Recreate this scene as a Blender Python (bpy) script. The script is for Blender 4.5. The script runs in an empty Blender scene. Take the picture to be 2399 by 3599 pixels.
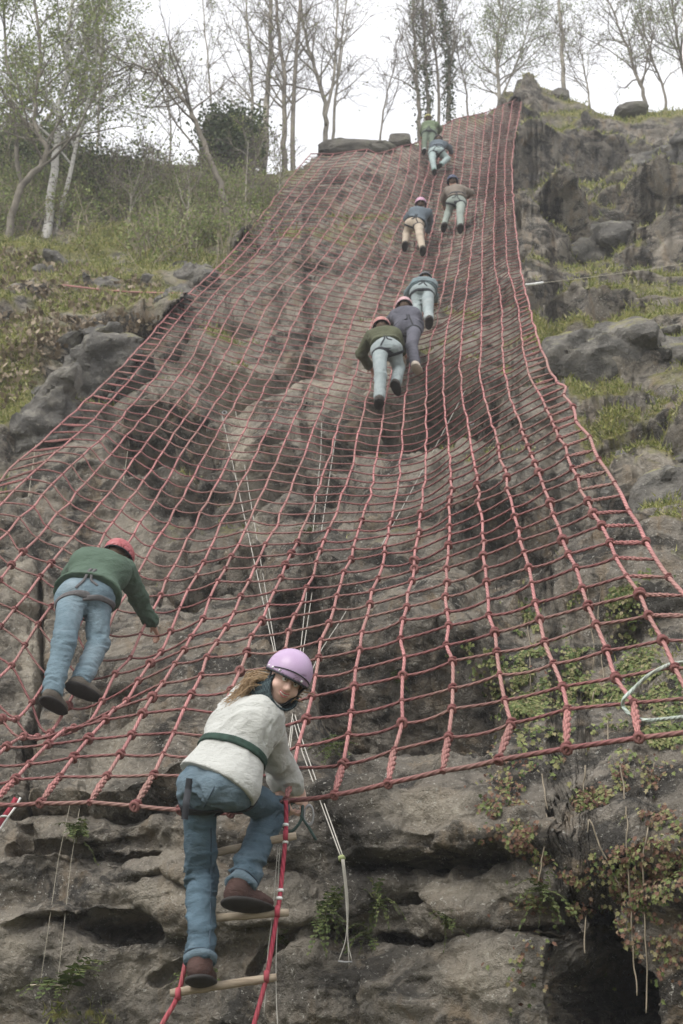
import bpy, math, random
import numpy as np
from mathutils import Vector
rng = np.random.default_rng(7)
random.seed(7)
sc = bpy.context.scene
col = sc.collection

# ------------------------------------------------------------------ camera, sky, sun, exposure
PITCH = math.radians(28.0)
CAM = np.array([0.0, 0.0, 1.6])
FPX = 50.0 / 36.0 * 3599.0                      # focal length in photograph pixels (50 mm lens, upright film frame)
cam = bpy.data.cameras.new("camera"); cam_o = bpy.data.objects.new("camera", cam); col.objects.link(cam_o)
cam_o.location = CAM; cam_o.rotation_euler = (math.pi / 2 + PITCH, 0, 0)
cam.sensor_fit = 'VERTICAL'; cam.sensor_height = 36.0; cam.sensor_width = 24.0; cam.lens = 50.0
cam.clip_start = 0.1; cam.clip_end = 600.0
cam.dof.use_dof = True; cam.dof.focus_distance = 8.3; cam.dof.aperture_fstop = 4.5
sc.camera = cam_o

SUN_EL, SUN_ROT = math.radians(44.6), math.radians(213)
world = bpy.data.worlds.new("World"); sc.world = world; world.use_nodes = True
wn, wl = world.node_tree.nodes, world.node_tree.links
wn.clear()
sky = wn.new("ShaderNodeTexSky"); sky.sky_type = 'NISHITA'; sky.sun_disc = False
sky.sun_elevation = SUN_EL; sky.sun_rotation = SUN_ROT; sky.air_density = 1.0; sky.dust_density = 6.0; sky.ozone_density = 1.0
hs = wn.new("ShaderNodeHueSaturation"); hs.inputs["Saturation"].default_value = 0.10
flat = wn.new("ShaderNodeMix"); flat.data_type = 'RGBA'; flat.inputs[0].default_value = 0.78      # cloud layer evens the sky out
flat.inputs[7].default_value = (9.6, 9.6, 9.9, 1)
bg = wn.new("ShaderNodeBackground"); bg.inputs["Strength"].default_value = 0.105
wo = wn.new("ShaderNodeOutputWorld")
wl.new(sky.outputs[0], hs.inputs["Color"]); wl.new(hs.outputs[0], flat.inputs[6]); ctc = wn.new("ShaderNodeTexCoord"); cnz = wn.new("ShaderNodeTexNoise"); cnz.inputs["Scale"].default_value = 2.6; cnz.inputs["Detail"].default_value = 5
crp = wn.new("ShaderNodeValToRGB"); crp.color_ramp.elements[0].position = 0.36; crp.color_ramp.elements[0].color = (.63, .64, .66, 1); crp.color_ramp.elements[1].position = 0.62; crp.color_ramp.elements[1].color = (1, 1, 1, 1)
cmx = wn.new("ShaderNodeMix"); cmx.data_type = 'RGBA'; cmx.blend_type = 'MULTIPLY'; cmx.inputs[0].default_value = 1.0      # soft grey in the cloud
wl.new(ctc.outputs["Generated"], cnz.inputs["Vector"]); wl.new(cnz.outputs["Fac"], crp.inputs[0]); wl.new(flat.outputs[2], cmx.inputs[6]); wl.new(crp.outputs[0], cmx.inputs[7])
wl.new(cmx.outputs[2], bg.inputs[0]); wl.new(bg.outputs[0], wo.inputs[0])
sun = bpy.data.lights.new("sun", 'SUN'); sun.energy = 1.5; sun.angle = math.radians(35); sun.color = (1.0, 0.965, 0.91)
sun_o = bpy.data.objects.new("sun", sun); col.objects.link(sun_o); sun_o.location = (-20, -20, 60)
_sd = Vector((-0.55, -0.85, 1.0)).normalized()
sun_o.rotation_euler = _sd.to_track_quat('Z', 'Y').to_euler()
sc.view_settings.view_transform = 'Standard'; sc.view_settings.look = 'None'; sc.view_settings.gamma = 1.0
sc.view_settings.use_curve_mapping = False; sc.view_settings.exposure = 0.95
sc.cycles.max_bounces = 5; sc.cycles.diffuse_bounces = 3; sc.cycles.use_denoising = True

# ------------------------------------------------------------------ helpers
_F = np.array([0, math.cos(PITCH), math.sin(PITCH)]); _U = np.array([0, -math.sin(PITCH), math.cos(PITCH)]); _R = np.array([1.0, 0, 0])

def rays(x, y):
    x = np.asarray(x, float); y = np.asarray(y, float)
    d = _F + ((x - 1199.5) / FPX)[..., None] * _R + ((1799.5 - y) / FPX)[..., None] * _U
    return d / np.linalg.norm(d, axis=-1, keepdims=True)

def at_r(x, y, r):
    return CAM + rays(x, y) * np.asarray(r, float)[..., None]

def at_plane(x, y, Y):
    d = rays(x, y)
    return CAM + d * ((Y - CAM[1]) / d[..., 1])[..., None]

def pixel_of(P):
    v = np.asarray(P, float) - CAM
    z = v @ _F
    return 1199.5 + FPX * (v @ _R) / z, 1799.5 - FPX * (v @ _U) / z

def pchip(xk, yk, x):
    xk = np.asarray(xk, float); yk = np.asarray(yk, float); x = np.asarray(x, float)
    if len(xk) == 2: return np.interp(x, xk, yk)
    h = np.diff(xk); m = np.diff(yk) / h
    d = np.zeros_like(yk)
    for i in range(1, len(xk) - 1):
        if m[i - 1] * m[i] > 0:
            w1 = 2 * h[i] + h[i - 1]; w2 = h[i] + 2 * h[i - 1]
            d[i] = (w1 + w2) / (w1 / m[i - 1] + w2 / m[i])
    d[0], d[-1] = m[0], m[-1]
    i = np.clip(np.searchsorted(xk, x) - 1, 0, len(h) - 1)
    t = (x - xk[i]) / h[i]
    tt = np.clip(t, 0, 1)
    out = (2*tt**3-3*tt**2+1)*yk[i] + (tt**3-2*tt**2+tt)*h[i]*d[i] + (-2*tt**3+3*tt**2)*yk[i+1] + (tt**3-tt**2)*h[i]*d[i+1]
    out = out + np.where(t < 0, t * h[i] * d[i], 0) + np.where(t > 1, (t - 1) * h[i] * d[i + 1], 0)
    return out

def sstep(a, b, x):
    t = np.clip((x - a) / (b - a), 0, 1); return t * t * (3 - 2 * t)

_T = rng.random((64, 64, 64)).astype(np.float32)
def vnoise(P):
    P = np.asarray(P, np.float32)
    i = np.floor(P).astype(np.int32); f = P - i
    f = f * f * f * (f * (f * 6 - 15) + 10)
    i0 = i & 63; i1 = (i + 1) & 63
    x0, y0, z0 = i0[:, 0], i0[:, 1], i0[:, 2]; x1, y1, z1 = i1[:, 0], i1[:, 1], i1[:, 2]
    fx, fy, fz = f[:, 0], f[:, 1], f[:, 2]
    a = _T[x0, y0, z0] * (1 - fx) + _T[x1, y0, z0] * fx; b = _T[x0, y1, z0] * (1 - fx) + _T[x1, y1, z0] * fx
    c = _T[x0, y0, z1] * (1 - fx) + _T[x1, y0, z1] * fx; d = _T[x0, y1, z1] * (1 - fx) + _T[x1, y1, z1] * fx
    return ((a * (1 - fy) + b * fy) * (1 - fz) + (c * (1 - fy) + d * fy) * fz) * 2 - 1

_Q = np.array([[0.36, 0.48, -0.8], [-0.8, 0.6, 0.0], [0.48, 0.64, 0.6]], np.float32)
def fbm(P, octaves=4, gain=0.5, ridged=False):
    P = np.asarray(P, np.float32).copy(); a = 1.0; s = 0; tot = 0
    for o in range(octaves):
        n = vnoise(P + 17.3 * o)
        if ridged: n = 1 - 2 * np.abs(n)
        s = s + a * n; tot += a
        P = (P @ _Q.T) * 2.03; a *= gain
    return s / tot

_J = rng.random((32, 32, 32, 4)).astype(np.float32)
def voronoi(P):
    P = np.asarray(P, np.float32)
    i = np.floor(P).astype(np.int32); f = P - i
    F1 = np.full(len(P), 9, np.float32); F2 = F1.copy(); idv = np.zeros(len(P), np.float32); ctr = np.zeros_like(P)
    for dx in (-1, 0, 1):
        for dy in (-1, 0, 1):
            for dz in (-1, 0, 1):
                c = (i + (dx, dy, dz)) & 31
                j = _J[c[:, 0], c[:, 1], c[:, 2]]
                v = j[:, :3] * 0.9 + np.array([dx, dy, dz], np.float32) - f
                d = np.einsum('ij,ij->i', v, v)
                m = d < F1
                F2 = np.where(m, F1, np.minimum(F2, d))
                F1 = np.where(m, d, F1); idv = np.where(m, j[:, 3], idv); ctr = np.where(m[:, None], v, ctr)
    return np.sqrt(F1), np.sqrt(F2), idv, ctr

def poly_dist(x, y, pts):
    best = np.full(x.shape, 1e9)
    for (ax, ay), (bx, by) in zip(pts[:-1], pts[1:]):
        dx, dy = bx - ax, by - ay
        t = np.clip(((x - ax) * dx + (y - ay) * dy) / (dx * dx + dy * dy), 0, 1)
        best = np.minimum(best, np.hypot(x - ax - t * dx, y - ay - t * dy))
    return best

def in_poly(x, y, pts):
    ins = np.zeros(x.shape, bool)
    n = len(pts)
    for k in range(n):
        ax, ay = pts[k]; bx, by = pts[(k + 1) % n]
        if ay == by: continue
        c = ((ay > y) != (by > y)) & (x < (bx - ax) * (y - ay) / (by - ay) + ax)
        ins ^= c
    return ins

def sd_poly(x, y, pts):
    d = poly_dist(x, y, list(pts) + [pts[0]])
    return np.where(in_poly(x, y, pts), -d, d)

def mesh_np(name, V, F, mats=(), smooth=True, uv=None, attrs=None, mat_idx=None):
    """V (N,3), F (M,3) or (M,4), or a list of both kinds"""
    me = bpy.data.meshes.new(name)
    Fs = F if isinstance(F, list) else [F]
    Fs = [np.asarray(f, np.int32) for f in Fs if len(f)]
    V = np.asarray(V, np.float32)
    nl = sum(f.size for f in Fs); nf = sum(len(f) for f in Fs)
    me.vertices.add(len(V)); me.vertices.foreach_set("co", V.ravel())
    me.loops.add(nl); me.loops.foreach_set("vertex_index", np.concatenate([f.ravel() for f in Fs]))
    me.polygons.add(nf)
    tot = np.concatenate([np.full(len(f), f.shape[1], np.int32) for f in Fs])
    st = np.concatenate([[0], np.cumsum(tot)[:-1]]).astype(np.int32)
    me.polygons.foreach_set("loop_start", st)
    me.polygons.foreach_set("loop_total", tot)
    me.polygons.foreach_set("use_smooth", np.full(nf, smooth, bool))
    for m in mats: me.materials.append(m)
    if mat_idx is not None: me.polygons.foreach_set("material_index", np.asarray(mat_idx, np.int32))
    if uv is not None:
        l = me.uv_layers.new(name="UVMap"); l.data.foreach_set("uv", np.asarray(uv, np.float32).ravel())
    for k, v in (attrs or {}).items():
        a = me.attributes.new(k, 'FLOAT', 'POINT'); a.data.foreach_set("value", np.asarray(v, np.float32))
    me.update(calc_edges=True); me.validate()
    return me

def obj(name, me, parent=None, label=None, cat=None, group=None, kind=None):
    o = bpy.data.objects.new(name, me); col.objects.link(o)
    if parent is not None: o.parent = parent
    if label: o["label"] = label
    if cat: o["category"] = cat
    if group: o["group"] = group
    if kind: o["kind"] = kind
    return o

def thing(name, label, cat, loc=(0, 0, 0), group=None):
    o = obj(name, None, None, label, cat, group)
    o.location = tuple(float(v) for v in loc); o.empty_display_size = 0.2
    bpy.context.view_layer.update()
    return o

def adopt(o, parent):
    """parent o (built in world space) to a thing standing at its own base"""
    o.parent = parent; o.location = Vector(o.location) - parent.location
    return o

class Geo:
    """collects tubes, cards and balls; build() links them as ONE mesh object"""
    def __init__(s): s.V = []; s.Q = []; s.T = []; s.n = 0; s.uq = []; s.ut = []
    def add(s, V, Q=None, T=None, uq=None, ut=None):
        V = np.asarray(V, np.float32)
        if Q is not None and len(Q):
            s.Q.append(np.asarray(Q, np.int32) + s.n); s.uq.append(np.asarray(uq, np.float32) if uq is not None else np.zeros((len(Q) * 4, 2), np.float32))
        if T is not None and len(T):
            s.T.append(np.asarray(T, np.int32) + s.n); s.ut.append(np.asarray(ut, np.float32) if ut is not None else np.zeros((len(T) * 3, 2), np.float32))
        s.V.append(V); s.n += len(V)
        return s
    def tube(s, pts, rad, k=6, cap=True):
        P = np.asarray(pts, float); n = len(P)
        t = np.gradient(P, axis=0); t /= np.linalg.norm(t, axis=1, keepdims=True) + 1e-9
        mean = np.abs(t).mean(0); ref = np.zeros(3); ref[int(np.argmin(mean))] = 1.0
        a = np.cross(t, ref); a /= np.linalg.norm(a, axis=1, keepdims=True) + 1e-9
        b = np.cross(t, a)
        rad = np.broadcast_to(np.asarray(rad, float), (n,))
        th = np.arange(k) / k * 2 * np.pi
        V = P[:, None] + rad[:, None, None] * (np.cos(th)[None, :, None] * a[:, None] + np.sin(th)[None, :, None] * b[:, None])
        i = np.arange(n - 1)[:, None] * k; j = np.arange(k)[None]; j2 = (j + 1) % k
        Q = np.stack([i + j, i + j2, i + k + j2, i + k + j], -1).reshape(-1, 4)
        L = np.concatenate([[0], np.cumsum(np.linalg.norm(np.diff(P, axis=0), axis=1))])
        u0 = np.broadcast_to(j / k, (n - 1, k)); u1 = np.broadcast_to((j + 1) / k, (n - 1, k))
        v0 = np.broadcast_to(L[:-1, None], (n - 1, k)); v1 = np.broadcast_to(L[1:, None], (n - 1, k))
        uq = np.stack([np.stack([u0, v0], -1), np.stack([u1, v0], -1), np.stack([u1, v1], -1), np.stack([u0, v1], -1)], 2).reshape(-1, 2)
        V = V.reshape(-1, 3); T = None
        if cap:
            V = np.concatenate([V, P[:1], P[-1:]]); c0, c1 = n * k, n * k + 1
            jj = np.arange(k); T = np.concatenate([np.stack([np.full(k, c0), (jj + 1) % k, jj], -1), np.stack([np.full(k, c1), (n - 1) * k + jj, (n - 1) * k + (jj + 1) % k], -1)])
        s.add(V, Q, T, uq)
        return s
    def tris(s, V, ut=None):
        V = np.asarray(V, float).reshape(-1, 3); s.add(V, None, np.arange(len(V)).reshape(-1, 3), None, ut); return s
    def quads(s, V):
        V = np.asarray(V, float).reshape(-1, 3); s.add(V, np.arange(len(V)).reshape(-1, 4)); return s
    def ball(s, c, r, sub=1, noise=0.0, ax=None):
        V, T = ico(sub); W = V * np.asarray(r, float)
        if noise: W = W * (1 + noise * fbm(V * 1.7 + np.asarray(c) * 3.1, 3))[:, None]
        if ax is not None: W = W @ np.asarray(ax)
        s.add(W + np.asarray(c), None, T); return s
    def mesh(s, name, mats, smooth=True):
        if not isinstance(mats, (list, tuple)): mats = [mats]
        return mesh_np(name, np.concatenate(s.V), [np.concatenate(a) for a in (s.Q, s.T) if a], mats, smooth,
                       uv=np.concatenate(s.uq + s.ut))
    def build(s, name, mats, parent=None, smooth=True, **kw):
        o = obj(name, s.mesh(name, mats, smooth), None, **kw)
        if parent is not None: adopt(o, parent)
        return o

_icos = {}
def ico(sub):
    if sub in _icos: return _icos[sub]
    g = (1 + 5 ** .5) / 2
    V = [(-1, g, 0), (1, g, 0), (-1, -g, 0), (1, -g, 0), (0, -1, g), (0, 1, g), (0, -1, -g), (0, 1, -g), (g, 0, -1), (g, 0, 1), (-g, 0, -1), (-g, 0, 1)]
    T = [(0, 11, 5), (0, 5, 1), (0, 1, 7), (0, 7, 10), (0, 10, 11), (1, 5, 9), (5, 11, 4), (11, 10, 2), (10, 7, 6), (7, 1, 8), (3, 9, 4), (3, 4, 2), (3, 2, 6), (3, 6, 8), (3, 8, 9), (4, 9, 5), (2, 4, 11), (6, 2, 10), (8, 6, 7), (9, 8, 1)]
    V = [np.array(v) / np.linalg.norm(v) for v in V]
    for _ in range(sub):
        c = {}; T2 = []
        def mid(a, b):
            k = (min(a, b), max(a, b))
            if k not in c:
                m = V[a] + V[b]; V.append(m / np.linalg.norm(m)); c[k] = len(V) - 1
            return c[k]
        for a, b, d in T:
            ab, bd, da = mid(a, b), mid(b, d), mid(d, a)
            T2 += [(a, ab, da), (b, bd, ab), (d, da, bd), (ab, bd, da)]
        T = T2
    _icos[sub] = (np.array(V), np.array(T)); return _icos[sub]

def catmull(P, n):
    P = np.asarray(P, float)
    if len(P) < 3: return np.stack([P[0] + (P[-1] - P[0]) * t for t in np.linspace(0, 1, n * (len(P) - 1) + 1)])
    Q = np.concatenate([[2 * P[0] - P[1]], P, [2 * P[-1] - P[-2]]]); out = []
    for i in range(1, len(Q) - 2):
        for t in np.arange(n) / n:
            a, b, c, d = Q[i - 1], Q[i], Q[i + 1], Q[i + 2]
            out.append(0.5 * (2 * b + (c - a) * t + (2 * a - 5 * b + 4 * c - d) * t * t + (3 * b - a - 3 * c + d) * t ** 3))
    out.append(P[-1]); return np.array(out)

# ------------------------------------------------------------------ materials
class NT:
    def __init__(s, name):
        s.m = bpy.data.materials.new(name); s.m.use_nodes = True
        s.n, s.l = s.m.node_tree.nodes, s.m.node_tree.links
        s.b = s.n["Principled BSDF"]
    def new(s, t, **kw):
        n = s.n.new(t)
        for k, v in kw.items(): setattr(n, k, v)
        return n
    def noise(s, scale, detail=4, rough=0.55, vec=None, dist=0.0):
        n = s.new("ShaderNodeTexNoise"); n.inputs["Scale"].default_value = scale; n.inputs["Detail"].default_value = detail
        n.inputs["Roughness"].default_value = rough; n.inputs["Distortion"].default_value = dist
        if vec is not None: s.l.new(vec, n.inputs["Vector"])
        return n.outputs["Fac"]
    def vec(s, scale=(1, 1, 1), rot=(0, 0, 0), src="Object"):
        tc = s.new("ShaderNodeTexCoord"); mp = s.new("ShaderNodeMapping")
        mp.inputs["Scale"].default_value = scale; mp.inputs["Rotation"].default_value = rot
        s.l.new(tc.outputs[src], mp.inputs["Vector"]); return mp.outputs[0]
    def ramp(s, fac, stops):
        r = s.new("ShaderNodeValToRGB"); e = r.color_ramp.elements
        while len(e) < len(stops): e.new(0.5)
        for i, (p, c) in enumerate(stops):
            e[i].position = p; e[i].color = (c, c, c, 1) if isinstance(c, (int, float)) else (*c[:3], 1)
        s.l.new(fac, r.inputs[0]); return r.outputs[0]
    def mix(s, fac, a, b, mode='MIX'):
        n = s.new("ShaderNodeMix", data_type='RGBA', blend_type=mode)
        for sock, v in ((n.inputs[0], fac), (n.inputs[6], a), (n.inputs[7], b)):
            if isinstance(v, bpy.types.NodeSocket): s.l.new(v, sock)
            elif isinstance(v, (int, float)): sock.default_value = v
            else: sock.default_value = (*v[:3], 1)
        return n.outputs[2]
    def math(s, op, a, b=0.0, clamp=False):
        n = s.new("ShaderNodeMath", operation=op); n.use_clamp = clamp
        for sock, v in ((n.inputs[0], a), (n.inputs[1], b)):
            if isinstance(v, bpy.types.NodeSocket): s.l.new(v, sock)
            else: sock.default_value = v
        return n.outputs[0]
    def attr(s, name):
        n = s.new("ShaderNodeAttribute"); n.attribute_name = name; return n.outputs["Fac"]
    def bump(s, h, strength=0.5, dist=0.02):
        n = s.new("ShaderNodeBump"); n.inputs["Strength"].default_value = strength; n.inputs["Distance"].default_value = dist
        s.l.new(h, n.inputs["Height"]); s.l.new(n.outputs[0], s.b.inputs["Normal"])
    def done(s, color, rough=0.8, spec=0.25):
        if isinstance(color, bpy.types.NodeSocket): s.l.new(color, s.b.inputs["Base Color"])
        else: s.b.inputs["Base Color"].default_value = (*color, 1)
        s.b.inputs["Roughness"].default_value = rough; s.b.inputs["Specular IOR Level"].default_value = spec
        return s.m

def simple(name, c, var=0.3, scale=8.0, rough=0.8, spec=0.25, bump=0.0, bscale=60, bdist=0.004, stretch=(1, 1, 1), rnd=0.0):
    """one colour broken by noise, light relief"""
    t = NT(name); v = t.vec(stretch); n = t.noise(scale, 5, 0.6, v)
    c = np.array(c); out = t.ramp(n, [(0.25, c * (1 - var)), (0.75, np.minimum(c * (1 + var), 0.95))])
    if rnd:
        oi = t.new("ShaderNodeNewGeometry"); r = t.ramp(oi.outputs["Random Per Island"], [(0, c * (1 - rnd)), (1, np.minimum(c * (1 + rnd), .95))])
        out = t.mix(0.6, out, r)
    if bump: t.bump(t.noise(bscale, 4, 0.6, v), bump, bdist)
    return t.done(out, rough, spec)

def leaf_mat(name, stops, rough=0.6, trans=0.25):
    """colour picked per leaf, some light through the blade"""
    t = NT(name); g = t.new("ShaderNodeNewGeometry")
    c = t.ramp(g.outputs["Random Per Island"], stops)
    t.done(c, rough, 0.2)
    tr = t.new("ShaderNodeBsdfTranslucent"); mx = t.new("ShaderNodeMixShader"); mx.inputs[0].default_value = trans
    t.l.new(c, tr.inputs[0]); t.l.new(t.b.outputs[0], mx.inputs[1]); t.l.new(tr.outputs[0], mx.inputs[2])
    t.l.new(mx.outputs[0], t.n["Material Output"].inputs[0])
    return t.m
# ------------------------------------------------------------------ where the ropes of the net run (knots read off row by row)
# columns: nine towards the left edge (B9..B1), then A0..A13 to the right edge. (row, x, y) of knots, row 0 = bottom rope
LOW = {
 'A13': [(0,2700,2545),(2,2600,2365),(4,2450,2165),(5,2395,2098),(6,2352,2031),(7,2309,1964),(8,2271,1904),(9,2235,1846),(10,2207,1792),(11,2180,1743),(12,2155,1698),(13,2129,1654),(14,2106,1618),(15,2088,1578),(16,2068,1540),(17,2046,1511),(20,2008,1432),(23,1982,1365)],
 'A12': [(0,2490,2562),(1,2440,2450),(2,2380,2350),(3,2326,2254),(4,2280,2161),(5,2242,2089),(6,2202,2026),(7,2166,1964),(8,2137,1903),(9,2112,1852),(10,2088,1805),(11,2068,1761),(12,2048,1718),(13,2030,1678),(14,2012,1643),(15,1996,1607),(16,1981,1571),(17,1966,1542),(18,1953,1511),(23,1902,1395)],
 'A11': [(0,2244,2593),(1,2220,2470),(2,2166,2370),(3,2130,2283),(4,2101,2197),(5,2069,2131),(6,2048,2062),(7,2021,1999),(8,1996,1946),(9,1979,1897),(10,1963,1852),(11,1946,1810),(12,1932,1767),(13,1916,1732),(14,1905,1695),(15,1894,1660),(16,1879,1630),(17,1867,1597),(18,1856,1567),(19,1845,1540),(20,1836,1513),(23,1808,1443)],
 'A10': [(0,1990,2630),(1,1996,2501),(2,1974,2412),(3,1945,2334),(4,1918,2252),(5,1899,2176),(6,1880,2110),(7,1867,2053),(8,1854,1995),(9,1843,1946),(10,1833,1902),(11,1823,1859),(12,1809,1818),(13,1803,1783),(14,1796,1750),(15,1788,1716),(16,1780,1683),(17,1772,1650),(18,1765,1620),(19,1756,1592),(20,1750,1565),(23,1728,1490)],
 'A9': [(0,1752,2671),(1,1789,2550),(2,1776,2457),(3,1758,2372),(4,1750,2296),(5,1735,2225),(6,1726,2161),(7,1716,2104),(8,1711,2049),(9,1704,1997),(10,1702,1953),(11,1698,1908),(12,1696,1871),(13,1693,1834),(14,1689,1802),(15,1684,1765),(16,1680,1735),(17,1675,1707),(18,1673,1679),(19,1669,1649),(20,1665,1618),(23,1652,1540)],
 'A8': [(0,1555,2709),(1,1579,2593),(2,1586,2497),(3,1582,2414),(4,1582,2329),(5,1579,2265),(6,1572,2204),(7,1568,2145),(8,1567,2095),(9,1568,2046),(10,1570,1997),(11,1575,1957),(12,1577,1914),(13,1579,1880),(14,1579,1850),(15,1579,1815),(16,1579,1779),(17,1579,1750),(18,1580,1720),(20,1582,1662),(23,1577,1590)],
 'A7': [(0,1363,2753),(1,1388,2633),(2,1403,2544),(3,1408,2459),(4,1412,2376),(5,1414,2307),(6,1414,2248),(7,1419,2189),(8,1425,2136),(9,1434,2089),(10,1441,2042),(11,1452,1997),(12,1456,1963),(13,1461,1928),(14,1466,1895),(15,1470,1866),(16,1475,1835),(17,1479,1805),(18,1484,1775),(19,1488,1747),(20,1490,1720),(21,1493,1694),(23,1495,1643)],
 'A6': [(0,1174,2794),(1,1207,2682),(2,1222,2588),(3,1236,2504),(4,1249,2419),(5,1256,2347),(6,1263,2285),(7,1276,2224),(8,1289,2171),(9,1300,2122),(10,1309,2073),(11,1327,2033),(12,1343,1988),(13,1350,1950),(14,1356,1917),(15,1362,1885),(16,1367,1854),(17,1374,1825),(18,1381,1796),(20,1392,1738),(23,1405,1665)],
 'A5': [(0,1005,2815),(1,1037,2700),(2,1049,2620),(3,1069,2530),(4,1089,2448),(5,1107,2379),(6,1118,2312),(7,1131,2249),(8,1151,2198),(9,1169,2142),(10,1185,2095),(11,1198,2051),(12,1209,2011),(13,1229,1966),(14,1240,1929),(15,1251,1895),(16,1261,1861),(17,1271,1830),(18,1280,1798),(20,1300,1743),(23,1315,1666)],
 'A4': [(0,810,2856),(1,855,2735),(2,885,2650),(3,912,2570),(4,940,2490),(5,963,2410),(6,982,2340),(7,994,2282),(8,1016,2222),(9,1037,2169),(10,1060,2116),(11,1080,2067),(12,1096,2024),(13,1113,1979),(14,1127,1939),(15,1142,1901),(16,1154,1863),(17,1171,1832),(18,1183,1799),(20,1203,1738),(23,1232,1656)],
 'A3': [(0,635,2846),(1,690,2730),(2,720,2655),(3,748,2580),(4,780,2505),(5,812,2428),(6,837,2358),(7,859,2296),(8,890,2238),(9,917,2183),(10,942,2127),(11,964,2080),(12,984,2033),(13,1004,1988),(14,1022,1946),(15,1040,1908),(16,1055,1870),(17,1071,1837),(18,1087,1803),(20,1109,1738),(23,1142,1651)],
 'A2': [(0,475,2832),(1,538,2720),(2,571,2649),(3,611,2575),(4,645,2499),(5,674,2437),(6,705,2372),(7,734,2309),(8,766,2250),(9,797,2200),(10,823,2140),(11,848,2091),(12,872,2042),(13,897,1995),(14,917,1955),(15,937,1912),(16,955,1872),(17,971,1841),(18,986,1803),(20,1016,1731),(23,1055,1638)],
 'A1': [(0,315,2820),(1,377,2722),(2,420,2651),(3,464,2577),(4,502,2508),(5,538,2446),(6,574,2392),(7,612,2327),(8,645,2270),(9,678,2209),(10,709,2154),(11,738,2100),(12,767,2046),(13,792,2000),(14,814,1957),(15,837,1912),(16,859,1868),(17,877,1830),(18,892,1794),(20,926,1720),(23,970,1627)],
 'A0': [(0,141,2823),(1,210,2727),(2,263,2662),(3,317,2595),(4,366,2528),(5,404,2472),(6,446,2419),(7,487,2363),(8,529,2305),(9,567,2249),(10,602,2196),(11,629,2136),(12,660,2080),(13,689,2024),(14,714,1975),(15,738,1926),(16,761,1881),(17,779,1841),(18,796,1805),(20,836,1729),(23,889,1618)],
 'B1': [(0,-28,2826),(1,47,2736),(2,107,2678),(3,170,2617),(4,223,2557),(5,272,2508),(6,321,2457),(7,368,2414),(8,415,2343),(9,462,2278),(10,495,2220),(11,531,2149),(12,563,2091),(13,589,2035),(14,613,1986),(15,638,1937),(16,660,1892),(17,685,1848),(18,707,1803),(20,747,1725),(23,804,1615)],
 'B2': [(0,-195,2822),(1,-110,2745),(2,-44,2690),(3,22,2628),(4,89,2575),(5,141,2530),(6,192,2490),(8,290,2370),(10,372,2225),(11,411,2140),(12,450,2080),(13,482,2020),(14,511,1966),(15,538,1917),(16,565,1872),(17,589,1830),(18,614,1788),(20,658,1712),(23,719,1600)],
 'B3': [(0,-365,2818),(1,-270,2745),(2,-175,2672),(3,-85,2590),(4,4,2512),(5,56,2472),(6,121,2419),(8,215,2290),(10,310,2150),(12,385,2020),(14,445,1918),(15,469,1877),(16,493,1834),(17,518,1794),(18,545,1758),(20,585,1685),(23,650,1576)],
 'B4': [(0,-530,2812),(2,-320,2650),(4,-130,2470),(5,-45,2395),(6,36,2325),(7,89,2262),(8,134,2198),(9,181,2136),(11,262,2025),(13,344,1921),(14,368,1877),(15,397,1837),(16,426,1796),(17,451,1761),(18,475,1725),(20,531,1651),(23,595,1552)],
 'B5': [(0,-690,2805),(3,-370,2520),(5,-170,2335),(7,2,2203),(8,47,2142),(9,92,2089),(10,136,2026),(11,181,1979),(12,221,1930),(13,257,1886),(14,292,1843),(15,326,1805),(16,357,1765),(17,386,1727),(18,417,1689),(20,470,1617),(23,540,1525)],
 'B6': [(0,-850,2800),(4,-420,2390),(7,-130,2145),(9,0,2037),(10,38,1988),(11,80,1939),(12,127,1892),(13,165,1850),(14,201,1808),(15,237,1767),(16,270,1729),(17,301,1694),(18,333,1658),(20,390,1595),(23,467,1506)],
 'B7': [(0,-1010,2795),(5,-450,2255),(9,-110,1985),(11,29,1868),(12,69,1825),(13,112,1783),(14,147,1743),(15,183,1705),(16,219,1669),(17,252,1636),(18,286,1602),(20,346,1550),(23,408,1488)],
 'B8': [(0,-1170,2790),(5,-590,2210),(10,-130,1875),(13,9,1767),(14,49,1727),(15,89,1689),(16,127,1651),(17,161,1620),(20,250,1545),(23,330,1472)],
 'B9': [(0,-1330,2785),(5,-740,2160),(10,-260,1880),(14,-70,1742),(16,-3,1692),(17,30,1656),(18,67,1621),(20,150,1553),(23,240,1464)],
}
COLS = ['B%d' % k for k in range(9, 0, -1)] + ['A%d' % k for k in range(14)]
X1300 = [415,486,565,645,706,762,832,892,963,1040,1109,1181,1248,1310,1371,1433,1500,1557,1616,1687,1771,1855,1932]
X1050 = [645,689,737,785,840,898,957,1015,1078,1145,1206,1269,1336,1394,1450,1502,1551,1589,1635,1693,1760,1813,1853]
X902 = [801,845,890,938,985,1035,1087,1140,1192,1243,1296,1348,1398,1448,1494,1537,1579,1617,1653,1693,1735,1780,1823]
X586 = [1052,1094,1130,1168,1207,1248,1290,1330,1365,1400,1435,1470,1505,1535,1564,1595,1626,1657,1688,1718,1744,1773,1799]
TOP = [(1092,540),(1132,541),(1172,542),(1213,535),(1252,530),(1290,526),(1322,540),(1352,535),(1382,525),(1412,514),(1443,503),(1476,494),(1528,468),(1561,441),(1590,424),(1616,416),(1643,409),(1672,403),(1706,396),(1738,384),(1769,368),(1801,356),(1836,334)]
Y45 = [1031,1042,1050,1058,1068,1078,1090,1101,1112,1122,1132,1141,1150,1157,1160,1158,1146,1126,1096,1072,1044,1017,1003]
JEND = [84,84,84,84,84,84,84,86,88,90,93,96,100,104,106,108,110,112,115,118,121,124,128]
NC = len(COLS); NJ = 129

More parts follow.
